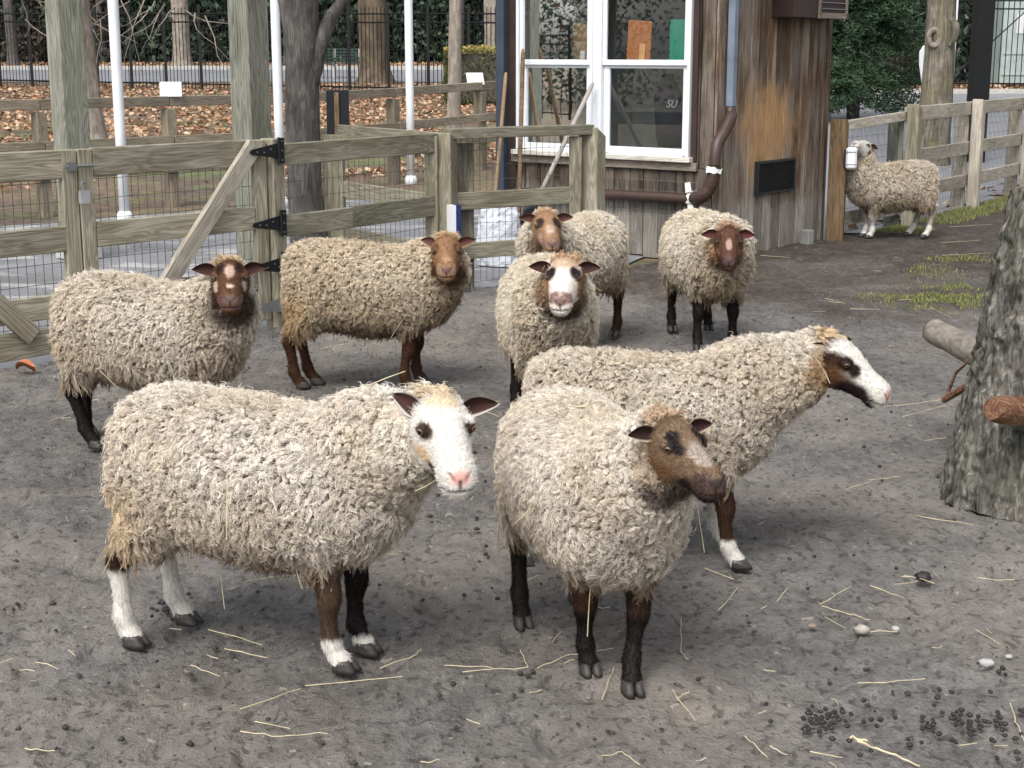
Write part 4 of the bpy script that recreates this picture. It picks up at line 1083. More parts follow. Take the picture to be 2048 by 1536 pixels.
# iron fence
def iron_fence(a, b, h, sp, post_every, label, zoff=0.0):
    a, b = Vector(a), Vector(b); L = (b - a).length; d = (b - a).normalized()
    root = empty('iron_fence', a, 0, label, 'fence')
    gz = lambda q: float(ground_z(q.x, q.y)) + zoff
    n = int(L / sp); m = MB()
    for k in range(n + 1):
        q = a + d * (L * k / n); z = gz(q)
        m.tube([(q.x, q.y, z + 0.03), (q.x, q.y, z + h - 0.05), (q.x, q.y, z + h)], [0.0125, 0.0125, 0.002], 4, cap=False)
    o = m.build('pickets', IRON, root); o['kind'] = 'stuff'
    for z in (0.16, h - 0.42, h - 0.20):
        m = MB(); q0, q1 = a, b
        m.tube([(q0.x, q0.y - 0.02, gz(q0) + z), (q1.x, q1.y - 0.02, gz(q1) + z)], 0.022, 4); m.build('rail', IRON, root)
    for k in range(int(L / post_every) + 1):
        q = a + d * (k * post_every); z = gz(q); m = MB()
        m.box((q.x, q.y, z + h / 2 + 0.02), (0.075, 0.075, h + 0.06)); m.build('post', IRON, root)
    return root
I0, I1 = P(-300, 158, 48.4), P(1010, 196, 38.9)
iron_fence((I0.x - 8, I0.y + 2, 0), (I1.x + 2, I1.y - 0.6, 0), 2.25, 0.115, 1.15, 'black iron picket fence along the park road at the left')
iron_fence((8.0, 43.0, 0), (20.0, 42.2, 0), 2.6, 0.15, 2.4, 'black iron picket fence beyond the plaza at the right')
# reflected and seen from the side only: the same park goes on at the left
iron_fence((-24, 6, 0), (I0.x - 8.2, I0.y + 2, 0), 2.25, 0.23, 2.3, 'black iron picket fence closing the park far left')

# bench
bq = Vector((-5.9, 51.0, float(ground_z(0, 51)))); bn = empty('park_bench', bq, 0, 'dark green slatted park bench behind the iron fence', 'bench')
BG = plain('bench_green', (0.022, 0.045, 0.036), 0.5)
for k in range(5):
    beam('back_slat', bq + Vector((-0.9, 0.12 + 0.02 * k, 0.50 + 0.10 * k)), bq + Vector((0.9, 0.12 + 0.02 * k, 0.50 + 0.10 * k)), 0.03, 0.07, BG, bn)
for k in range(4):
    beam('seat_slat', bq + Vector((-0.9, -0.35 + 0.11 * k, 0.43)), bq + Vector((0.9, -0.35 + 0.11 * k, 0.43)), 0.09, 0.03, BG, bn)
for x in (-0.8, 0, 0.8):
    m = MB(); m.box((bq.x + x, bq.y - 0.3, bq.z + 0.2), (0.06, 0.06, 0.42)); m.box((bq.x + x, bq.y + 0.16, bq.z + 0.45), (0.06, 0.06, 0.95)); m.build('leg', KERB_M, bn)

rg = np.random.default_rng(21)
# clipped hedge
def hedge(name, label, c, s, n, top, side, size=0.05):
    root = empty(name, (c[0], c[1], float(ground_z(c[0], c[1]))), 0, label, 'hedge')
    u = rg.random((n, 3)) * 2 - 1
    ax = rg.integers(0, 3, n); sg = np.sign(u[np.arange(n), ax]); u[np.arange(n), ax] = sg * (1 - 0.25 * rg.random(n) ** 2)
    u = np.sign(u) * np.abs(u) ** 0.85
    z0 = float(ground_z(c[0], c[1]))
    p = np.stack([c[0] + u[:, 0] * s[0] / 2, c[1] + u[:, 1] * s[1] / 2, z0 + s[2] / 2 + u[:, 2] * s[2] / 2], 1)
    p += 0.07 * np.stack([fbm(p, 2.2, q) for q in range(3)], 1)
    col = lerp(np.tile(np.array(side), (n, 1)), np.array(top), sstep(0.72, 0.98, u[:, 2])) * (1 + 0.3 * rg.normal(size=(n, 1))).clip(0.4, 1.8)
    leaf_cloud('foliage', p, size * (0.7 + 0.6 * rg.random(n)), col, LEAF, root, rng=rg)
    m = MB(); m.box((c[0], c[1], z0 + s[2] * 0.45), (s[0] * 0.8, s[1] * 0.8, s[2] * 0.85)); m.build('stems', BARK_D, root)
hedge('clipped_hedge', 'clipped boxy hedge with a yellowing top beside the building', (0.35, 36.5), (3.9, 1.6, 1.28), 16000, (0.34, 0.29, 0.10), (0.085, 0.095, 0.030), 0.07)
hedge('low_hedge', 'low brown hedge before the iron fence at the right', (10.0, 44.6), (3.2, 1.0, 1.2), 5000, (0.10, 0.10, 0.04), (0.07, 0.05, 0.03), 0.09)

# evergreen at the right
def evergreen(label, c, R, H, n, col, size):
    z0 = float(ground_z(c[0], c[1])); root = empty('evergreen_tree', (c[0], c[1], z0), 0, label, 'tree')
    nb = 900
    hz = rg.random(nb) ** 0.9; an = rg.random(nb) * 6.283; rr = R * (1 - hz * 0.8) * (0.55 + 0.45 * rg.random(nb) ** 0.5) * (0.8 + 0.25 * np.sin(an * 3 + hz * 9))
    tips = np.stack([c[0] + rr * np.cos(an), c[1] + rr * np.sin(an), z0 + 0.15 + hz * H], 1)
    k = n // nb
    t = rg.random((nb, k, 1))
    axis = np.stack([np.full(nb, c[0]), np.full(nb, c[1]), tips[:, 2] + 0.25], 1)
    pts = tips[:, None] * t ** 0.5 + axis[:, None] * (1 - t ** 0.5) + rg.normal(size=(nb, k, 3)) * np.array([0.09, 0.09, 0.05])
    pts[..., 2] -= 0.10 * t[..., 0] ** 2
    pts = pts.reshape(-1, 3); m_ = len(pts)
    cc = np.tile(np.array(col), (m_, 1)) * np.repeat((1 + 0.35 * rg.normal(size=nb)).clip(0.45, 1.9), k)[:, None] * (1 + 0.2 * rg.normal(size=(m_, 1))).clip(0.5, 1.6)
    leaf_cloud('crown', pts, size * (0.6 + 0.8 * rg.random(m_)), cc, LEAF, root, rng=rg, flat=0.6, asp=0.24)
    m = MB(); m.tube([(c[0], c[1], z0 - 0.05), (c[0], c[1], z0 + H * 0.5), (c[0], c[1], z0 + H)], [0.13, 0.08, 0.02], 10); m.build('trunk', BARK_D, root, smooth=True)
evergreen('dense dark evergreen tree standing right behind the building', (6.85, 30.6), 1.95, 5.2, 62000, (0.040, 0.074, 0.038), 0.12)

BARK_K = bark('knot_bark', [(0.30, (0.07, 0.06, 0.05)), (0.5, (0.20, 0.18, 0.15)), (0.72, (0.36, 0.33, 0.29))], (16, 16, 16), 0.6)
# tree with the knot hole
kb = (5.99, 21.6)
kt = tree('park_tree', 'ridged grey tree trunk with a pale knot hole behind the right fence', (kb[0], kb[1], 0), 0.228, 5.5, BARK_R, (-0.004, 0), rough=0.07, seed=31, flare=0.25)
q = P(1868, 75, 21.45)
m = MB(); a = np.linspace(0, 2 * np.pi, 22)
ring = [(q.x + 0.075 * math.cos(t) * (1 + 0.1 * math.sin(3 * t)), q.y - 0.02, q.z + 0.105 * math.sin(t)) for t in a]
m.tube(ring, 0.042, 8, cap=False, flat=0.6); m.build('knot_rim', BARK_K, kt, smooth=True)
m = MB(); m.add(*loft([((q.x, q.y + 0.02 * k, q.z), (1, 0, 0), (0, 0, 1), w, h) for k, (w, h) in enumerate(((0.055, 0.085), (0.045, 0.07), (0.02, 0.03)))], 16)); m.build('knot_hollow', plain('hollow_wood', (0.10, 0.035, 0.015), 0.9, var=0.3, vs=20), kt, smooth=True)
q = P(1905, 60, 21.4)
m = MB(); P_ = resample([(q.x - 0.02, q.y, q.z + 0.16, 0.03), (q.x + 0.035, q.y - 0.02, q.z + 0.05, 0.055), (q.x + 0.02, q.y - 0.03, q.z - 0.12, 0.045), (q.x - 0.03, q.y, q.z - 0.22, 0.02)], 16); m.tube(P_[:, :3], P_[:, 3], 10); m.build('burl', BARK_R, kt, smooth=True)
# black post, slim pole, cabinet, wire
p = (6.70, 21.95)
bk = empty('black_post', (p[0], p[1], 0.05), 0, 'thick square black post behind the right fence', 'post')
me = chamfer_box(0.235, 0.235, 4.5, 0.01); me.materials.append(IRON); link('shaft', me, bk, Matrix.Translation((p[0], p[1], 2.25)) @ Matrix.Rotation(0.2, 4, 'Z'))
m = MB(); m.tube([tuple(P(2120, -40, 21.9)), tuple(P(1975, 92, 22.0)), tuple(P(1900, 158, 23.5))], 0.009, 6); m.build('stay_rod', IRON, bk)
m = MB(); q = P(1908, 100, 30); m.tube([(q.x, q.y, 0.2), (q.x, q.y, 5)], 0.03, 10); tag(m.build('slim_pole', WHITE_PAINT), 'slim white pole just right of the knotted trunk', 'pole')
q = P(1851, 130, 24.0); m = MB(); rows = [((q.x, q.y, q.z + dz), (1, 0, 0), (0, 1, 0), w, 0.02) for dz, w in ((-0.42, 0.03), (-0.25, 0.05), (0, 0.10), (0.2, 0.11), (0.3, 0.05))]
m.add(*loft(rows, 12)); q2 = m.build('white_sign', PANEL_W); tag(q2, 'white rounded sign peeking out left of the knotted trunk', 'sign')
m = MB(); m.tube([(q.x + 0.02, q.y + 0.01, float(ground_z(0, q.y)) - 0.03), (q.x + 0.02, q.y + 0.01, q.z - 0.40)], 0.02, 8); m.build('stake', IRON, q2)
q = P(2040, 100, 45.5)
cb = empty('steel_cabinet', (q.x, q.y, float(ground_z(0, q.y))), 0, 'pale grey green steel cabinet behind the iron fence at the right edge', 'cabinet')
GREY_GREEN = plain('grey_green_paint', (0.36, 0.42, 0.41), 0.5, var=0.1, vs=3)
for k in range(2):
    me = chamfer_box(0.86, 0.9, 2.9, 0.02); me.materials.append(GREY_GREEN); link('door', me, cb, WORLD_M[cb] @ Matrix.Translation((-0.25 + 0.9 * k, 0, 1.45)))
m = MB(); m.box((-0.05, -0.46, 1.75), (0.5, 0.02, 0.55)); m.build('notice', PANEL_W, cb, WORLD_M[cb])
for z in (0.9, 1.5): 
    m = MB(); m.box((0.2, -0.46, z - 0.6), (1.7, 0.03, 0.04)); m.build('door_band', GREY_GREEN, cb, WORLD_M[cb])

# evergreen belt beyond the road and round the left side
def belt(n, xr, yr, zr, size, rng):
    x = rng.uniform(*xr, n); y = rng.uniform(*yr, n); h = rng.random(n)
    p = np.stack([x, y, h * zr], 1)
    lump = fbm(p * np.array([1, 1, 1.2]), 0.45, 6) + 0.5 * fbm(p, 1.3, 9)
    keep = lump > -0.12 - 0.25 * (1 - h)
    p = p[keep]; p[:, 2] += ground_z(p[:, 0], p[:, 1])
    m_ = len(p)
    g = np.clip(0.5 + 1.1 * fbm(p, 0.33, 14), 0, 1)
    c = lerp(np.tile(np.array((0.040, 0.066, 0.044)), (m_, 1)), np.array((0.085, 0.060, 0.045)), sstep(0.62, 0.8, g))
    c = lerp(c, np.array((0.080, 0.115, 0.070)), sstep(0.30, 0.1, g) * 0 + (1 - sstep(0.1, 0.32, g)))
    c *= (1 + 0.4 * rng.normal(size=(m_, 1))).clip(0.35, 2.0)
    return p, size * (0.6 + 0.8 * rng.random(m_)), c
A = belt(60000, (-30, 8), (65.5, 69.5), 6.5, 0.34, rg); B = belt(16000, (7, 26), (46.5, 50), 6.5, 0.30, rg)
pts_, sz_, cl_ = [np.concatenate([u, w]) for u, w in zip(A, B)]
# round the left side (seen mirrored in the window panes)
C_ = belt(90000, (-4, 4), (0, 70), 5.5, 0.19, rg)
ang_ = math.radians(24); cx = C_[0].copy(); xx = -36 + cx[:, 0] ; yy = cx[:, 1]
pts_ = np.concatenate([pts_, np.stack([xx, yy, cx[:, 2]], 1)]); sz_ = np.concatenate([sz_, C_[1]]); cl_ = np.concatenate([cl_, C_[2]])
wd = leaf_cloud('evergreen_belt', pts_, sz_, cl_, LEAF, rng=rg); tag(wd, 'dark evergreen shrubs massed beyond the road', 'shrubs', kind='stuff')
# the wood goes on behind: bigger masses of the same foliage
D_ = [belt(15000, (-32, 10), (69.5, 78), 8.5, 1.0, rg), belt(7000, (6, 28), (50, 57), 8.5, 0.9, rg)]
pD, sD, cD = [np.concatenate([q[k] for q in D_]) for k in range(3)]
wd2 = leaf_cloud('deep_wood', pD, sD, cD * 0.6, LEAF, rng=rg); tag(wd2, 'dense dark wood rising behind the evergreen shrubs', 'wood', kind='stuff')
# bare twigs before the belt at top left
m = MB()
for k in range(26):
    q = P(40 + 20 * k % 330 + 200 * (k > 18), -10 + 6 * (k % 9), 40 - k * 0.3)
    d_ = np.array([rg.normal() * 0.5, rg.normal() * 0.2, -0.3 - 0.5 * rg.random()]); pt = [np.array(q)]
    for s in range(6): d_ = d_ + rg.normal(size=3) * 0.16; pt.append(pt[-1] + d_ * 0.28)
    m.tube(pt, np.linspace(0.016, 0.004, 7), 4)
tw = m.build('bare_twigs', BARK_P); tag(tw, 'bare drooping twigs before the evergreen belt', 'twigs', kind='stuff')

# fallen leaves
def litter(n, gen, size):
    x, y, keep = gen(n)
    p = np.stack([x, y, ground_z(x, y) - 0.02 + 0.03 * rg.random(len(x))], 1)[keep]
    m_ = len(p)
    pal_ = np.array([(0.38, 0.215, 0.115), (0.29, 0.155, 0.082), (0.46, 0.30, 0.185), (0.15, 0.082, 0.050), (0.50, 0.36, 0.25)])
    c = pal_[rg.integers(0, 5, m_)] * (1 + 0.2 * rg.normal(size=(m_, 1))).clip(0.5, 1.5)
    return p, size * (0.6 + 0.8 * rg.random(m_)), c
def g1(n):
    y = 15.5 + 30.5 * rg.random(n) ** 0.9; x = y * rg.uniform(-0.48, 0.10, n) + 0.4
    q = np.stack([x, y, 0 * x], 1)
    line = (x + 4.83) * 1.0 - (y - 15.54) * 0.84 
    dens = fbm(q, 0.45, 3) + 0.03 * (y - 22)
    return x, y, (line < -0.25 - 0.8 * rg.random(n)) & (dens > -0.25 * rg.random(n) - 0.08 + 0.35 * (y < 19))
def g2(n):
    y = rg.uniform(59.2, 66.5, n); x = rg.uniform(-28, 6, n); return x, y, x > -99
def g3(n):
    y = rg.uniform(41.3, 46, n); x = rg.uniform(6, 20, n); return x, y, rg.random(n) > 0.3
def g4(n):      # drifts along the yard fences and by the path
    x = rg.uniform(2.9, 7.4, n); y = 13.3 + (x - 2.86) * 1.47 + 0.25 + 0.5 * np.abs(rg.normal(size=n)); return x, y, rg.random(n) > 0.5
L_ = [litter(30000, g1, 0.105), litter(8000, g2, 0.18), litter(2500, g3, 0.2), litter(160, g4, 0.10)]
pp_, ss_, cc_ = [np.concatenate([q[k] for q in L_]) for k in range(3)]
lf = leaf_cloud('fallen_leaves', pp_, ss_, cc_, LITTER, rng=rg, flat=0.32, asp=0.75); tag(lf, 'brown fallen leaves carpeting the lawn behind the fence', 'leaves', kind='stuff')
# ================================================================== SHEEP
def attr_mat(name, rough, spec, hair=False):
    m, nt, b = new_mat(name)
    a = N(nt, 'ShaderNodeAttribute', attribute_name='Col')
    if hair:
        out = nt.nodes['Material Output']
        nt.nodes.remove(b)
        d = N(nt, 'ShaderNodeBsdfDiffuse'); t = N(nt, 'ShaderNodeBsdfTranslucent')
        mx = N(nt, 'ShaderNodeMixShader'); mx.inputs[0].default_value = 0.18
        nt.links.new(a.outputs['Color'], d.inputs['Color']); nt.links.new(a.outputs['Color'], t.inputs['Color'])
        nt.links.new(d.outputs[0], mx.inputs[1]); nt.links.new(t.outputs[0], mx.inputs[2])
        nt.links.new(mx.outputs[0], out.inputs['Surface'])
    else:
        nt.links.new(a.outputs['Color'], b.inputs['Base Color'])
        b.inputs['Roughness'].default_value = rough
        b.inputs['Specular IOR Level'].default_value = spec
        tc = N(nt, 'ShaderNodeTexCoord')
        bump(nt, b, noise(nt, tc.outputs['Object'], 160, 3), 0.25, 0.003)
    return m

MAT_SKIN = attr_mat('sheep_skin', 0.75, 0.2)
MAT_WOOL = attr_mat('sheep_wool', 0.9, 0.1, hair=True)
MAT_HOOF = plain('hoof_horn', (0.045, 0.04, 0.036), 0.55, var=0.25, vs=40)

def eye_mat():
    m, nt, b = new_mat('sheep_eye')
    tc = N(nt, 'ShaderNodeTexCoord')
    sep = N(nt, 'ShaderNodeSeparateXYZ'); nt.links.new(tc.outputs['Object'], sep.inputs[0])
    # local: y out of the head, x along the face, z up; horizontal slit pupil
    ex = mth(nt, 'MULTIPLY', sep.outputs[0], 1 / 0.0075); ez = mth(nt, 'MULTIPLY', sep.outputs[2], 1 / 0.0042)
    pu = mth(nt, 'ADD', mth(nt, 'POWER', mth(nt, 'ABSOLUTE', ex), 2.0), mth(nt, 'POWER', mth(nt, 'ABSOLUTE', ez), 2.0))
    ix = mth(nt, 'MULTIPLY', sep.outputs[0], 1 / 0.0090); iz = mth(nt, 'MULTIPLY', sep.outputs[2], 1 / 0.0075)
    ir = mth(nt, 'ADD', mth(nt, 'POWER', mth(nt, 'ABSOLUTE', ix), 2.0), mth(nt, 'POWER', mth(nt, 'ABSOLUTE', iz), 2.0))
    c = mixc(nt, mth(nt, 'GREATER_THAN', pu, 1.0), (0.006, 0.005, 0.006), (0.13, 0.082, 0.038))
    c = mixc(nt, mth(nt, 'GREATER_THAN', ir, 1.0), c, (0.03, 0.02, 0.018))
    nt.links.new(c, b.inputs['Base Color'])
    b.inputs['Roughness'].default_value = 0.08
    return m
MAT_EYE = eye_mat()

def remeshed(mb, voxel, smooth, sfac=0.5):
    me = mb.data('tmp')
    o = bpy.data.objects.new('tmp', me); COL.objects.link(o)
    r = o.modifiers.new('r', 'REMESH'); r.mode = 'VOXEL'; r.voxel_size = voxel
    s = o.modifiers.new('s', 'SMOOTH'); s.factor = sfac; s.iterations = smooth
    dg = bpy.context.evaluated_depsgraph_get()
    ev = o.evaluated_get(dg)
    m2 = bpy.data.meshes.new_from_object(ev)
    nv = len(m2.vertices); v = np.empty(nv * 3); m2.vertices.foreach_get('co', v)
    m2.calc_loop_triangles()
    nl = len(m2.polygons)
    ls = np.empty(len(m2.loops), np.int64); m2.loops.foreach_get('vertex_index', ls)
    lt = np.empty(nl, np.int64); m2.polygons.foreach_get('loop_total', lt)
    st = np.empty(nl, np.int64); m2.polygons.foreach_get('loop_start', st)
    q = lt == 4
    faces = ls[st[q][:, None] + np.arange(4)]
    bpy.data.objects.remove(o); bpy.data.meshes.remove(me); bpy.data.meshes.remove(m2)
    return v.reshape(-1, 3), faces

def vnormals(v, f):
    a = np.cross(v[f[:, 2]] - v[f[:, 0]], v[f[:, 3]] - v[f[:, 1]])
    n = np.zeros_like(v)
    for k in range(4): np.add.at(n, f[:, k], a)
    return n / (np.linalg.norm(n, axis=1)[:, None] + 1e-12)

HEAD_ROWS = [  # u, w centre, half height, half width
    (-0.035, -0.010, 0.030, 0.030), (-0.020, -0.006, 0.050, 0.048), (0.010, -0.002, 0.066, 0.058), (0.045, -0.006, 0.073, 0.062),
    (0.080, -0.010, 0.071, 0.0565), (0.110, -0.016, 0.064, 0.0455), (0.140, -0.023, 0.056, 0.0395), (0.170, -0.030, 0.049, 0.0365),
    (0.198, -0.036, 0.0470, 0.0375), (0.218, -0.040, 0.0450, 0.0370), (0.235, -0.043, 0.0390, 0.0325), (0.245, -0.045, 0.026, 0.023), (0.249, -0.046, 0.010, 0.010)]

def head_mesh():
    mb = MB()
    rows = resample(HEAD_ROWS, 40)
    mb.add(*loft([((u, 0, w), (0, 1, 0), (0, 0, 1), hv * 1.09, hw) for u, w, hw, hv in rows], 32, 2.25))
    def ball(c, r, R=None):
        a = np.linspace(-np.pi / 2, np.pi / 2, 12)
        ring = [((c[0] + r[0] * math.sin(t), c[1], c[2]), (0, 1, 0), (0, 0, 1), max(1e-4, r[1] * math.cos(t)), max(1e-4, r[2] * math.cos(t))) for t in a]
        mb.add(*loft(ring, 16))
    for s in (1, -1):
        ball((0.080, s * 0.050, 0.025), (0.026, 0.019, 0.020))      # brow and eye socket
        ball((0.050, s * 0.026, -0.048), (0.062, 0.030, 0.040))     # cheek
        ball((0.206, s * 0.021, -0.024), (0.024, 0.017, 0.017))     # nostril wing
        ball((0.205, s * 0.018, -0.055), (0.028, 0.019, 0.018))     # lip
    ball((0.205, 0, -0.076), (0.030, 0.022, 0.015))                  # chin
    ball((0.035, 0, 0.052), (0.045, 0.036, 0.022))                  # poll
    v, f = remeshed(mb, 0.0036, 6)
    # nostrils, mouth line and eye hollows pressed in
    n = vnormals(v, f)
    d = np.zeros(len(v))
    ay = np.abs(v[:, 1])
    nos = np.exp(-(((v[:, 0] - 0.2335 ) / 0.011) ** 2 + ((ay - 0.0150 - 0.6 * (v[:, 2] + 0.030)) / 0.0048) ** 2 + ((v[:, 2] + 0.0305) / 0.0095) ** 2))
    mth_ = np.exp(-((v[:, 2] + 0.0600 - 0.10 * (0.24 - v[:, 0])) / 0.0042) ** 2) * sstep(0.155, 0.185, v[:, 0])
    phl = np.exp(-(ay / 0.0032) ** 2) * sstep(0.225, 0.24, v[:, 0]) * (1 - sstep(-0.036, -0.031, v[:, 2])) * sstep(-0.062, -0.058, v[:, 2])
    d -= 0.009 * nos + 0.0035 * mth_ + 0.003 * phl
    v = v + n * d[:, None]
    return v, f, nos, mth_, phl
HEAD_V, HEAD_F, HEAD_NOS, HEAD_MOUTH, HEAD_PHL = head_mesh()

def ear_mesh(side):
    """cupped pointed leaf, base at origin, pointing along +y*side, opening forward"""
    nu, nw = 16, 9
    L, W = 0.086, 0.0235
    prof = [0.62, 0.74, 0.86, 0.95, 1.0, 1.0, 0.98, 0.94, 0.88, 0.80, 0.71, 0.60, 0.48, 0.35, 0.21, 0.03]
    vs = []
    for layer in (0, 1):
        for i in range(nu):
            t = i / (nu - 1)
            wid = W * prof[i]
            for j in range(nw):
                s = j / (nw - 1) * 2 - 1
                cup = 0.017 * (1 - 0.6 * t) * (1 - s * s) + 0.006 * math.sin(t * 3)
                th = 0.0045 * (1 - s ** 4) * (1 - t ** 4) if layer else 0.0
                vs.append((-cup - th - 0.010 * t * t, side * L * t, wid * s + 0.004 * math.sin(t * 3.1)))
    f = []
    for layer in (0, 1):
        o = layer * nu * nw
        for i in range(nu - 1):
            for j in range(nw - 1):
                q = (o + i * nw + j, o + (i + 1) * nw + j, o + (i + 1) * nw + j + 1, o + i * nw + j + 1)
                f.append(q if (layer == 0) == (side > 0) else q[::-1])
    inner = np.array([1.0] * (nu * nw) + [0.0] * (nu * nw))
    s_ = np.array([abs(j / (nw - 1) * 2 - 1) for _ in (0, 1) for i in range(nu) for j in range(nw)])
    t_ = np.array([i / (nu - 1) for _ in (0, 1) for i in range(nu) for j in range(nw)])
    edge = np.clip(np.maximum(sstep(0.80, 1.0, s_), sstep(0.92, 1.0, t_)), 0, 1)
    return np.array(vs), np.array(f), inner, edge, t_

def curves_object(name, pts, radii, col, parent, M, mat, grad=None):
    """pts (S,K,3), radii (S,K), col (S,3)"""
    S, K = pts.shape[:2]
    hc = bpy.data.hair_curves.new(name)
    hc.add_curves([K] * S)
    hc.attributes['position'].data.foreach_set('vector', np.ascontiguousarray(pts.reshape(-1), dtype=np.float32)) if 'position' in hc.attributes else None
    if 'radius' not in hc.attributes: hc.attributes.new('radius', 'FLOAT', 'POINT')
    hc.attributes['radius'].data.foreach_set('value', np.ascontiguousarray(radii.reshape(-1), dtype=np.float32))
    a = hc.attributes.new('Col', 'FLOAT_COLOR', 'POINT')
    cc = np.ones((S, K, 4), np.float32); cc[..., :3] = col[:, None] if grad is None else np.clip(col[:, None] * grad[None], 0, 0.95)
    a.data.foreach_set('color', cc.reshape(-1))
    hc.materials.append(mat)
    return link(name, hc, parent, M)

# strand colour ramp: roots painted darker to imitate shade between the locks
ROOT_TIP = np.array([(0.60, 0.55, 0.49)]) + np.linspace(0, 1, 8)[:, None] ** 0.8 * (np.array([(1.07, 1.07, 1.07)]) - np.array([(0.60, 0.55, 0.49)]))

def sample_surface(v, f, w, n, rng):
    """n random points on quads with per-vertex weight w -> pos, normal, bary info"""
    tri = np.concatenate([f[:, [0, 1, 2]], f[:, [0, 2, 3]]])
    a, b, c = v[tri[:, 0]], v[tri[:, 1]], v[tri[:, 2]]
    area = 0.5 * np.linalg.norm(np.cross(b - a, c - a), axis=1)
    pw = area * w[tri].mean(1)
    cum = np.cumsum(pw); cum /= cum[-1]
    ti = np.searchsorted(cum, rng.random(n))
    r1, r2 = np.sqrt(rng.random(n)), rng.random(n)
    bc = np.stack([1 - r1, r1 * (1 - r2), r1 * r2], 1)
    return tri[ti], bc

def interp(arr, tri, bc):
    return np.einsum('nk,nk...->n...', bc, arr[tri]) if arr.ndim == 1 else np.einsum('nk,nkd->nd', bc, arr[tri])

LEG_ROWS = {   # x, y(abs), z, radius
    'front': [(0.250, 0.075, 0.44, 0.075), (0.252, 0.085, 0.36, 0.058), (0.255, 0.092, 0.29, 0.041), (0.268, 0.096, 0.225, 0.0325), (0.268, 0.098, 0.195, 0.0315), (0.262, 0.099, 0.155, 0.0225),
              (0.262, 0.100, 0.105, 0.0215), (0.264, 0.100, 0.078, 0.0275), (0.272, 0.100, 0.052, 0.0235), (0.286, 0.100, 0.026, 0.0285), (0.292, 0.100, 0.012, 0.030)],
    'hind': [(-0.215, 0.080, 0.46, 0.105), (-0.228, 0.090, 0.39, 0.092), (-0.268, 0.098, 0.325, 0.060), (-0.330, 0.102, 0.265, 0.036), (-0.352, 0.104, 0.235, 0.0315), (-0.345, 0.106, 0.190, 0.0245),
             (-0.338, 0.108, 0.120, 0.0225), (-0.336, 0.109, 0.082, 0.0285), (-0.326, 0.110, 0.054, 0.0240), (-0.311, 0.110, 0.027, 0.0285), (-0.304, 0.110, 0.012, 0.030)]}

TRUNK = [  # x, z centre, half height, half width
    (-0.352, 0.530, 0.05, 0.05), (-0.345, 0.526, 0.115, 0.100), (-0.325, 0.518, 0.160, 0.140), (-0.275, 0.507, 0.190, 0.167), (-0.200, 0.503, 0.198, 0.184), (-0.08, 0.499, 0.200, 0.197),
    (0.05, 0.497, 0.200, 0.200), (0.17, 0.497, 0.198, 0.192), (0.265, 0.500, 0.194, 0.176), (0.345, 0.503, 0.184, 0.155), (0.410, 0.515, 0.152, 0.124), (0.450, 0.526, 0.100, 0.085), (0.470, 0.532, 0.04, 0.04)]

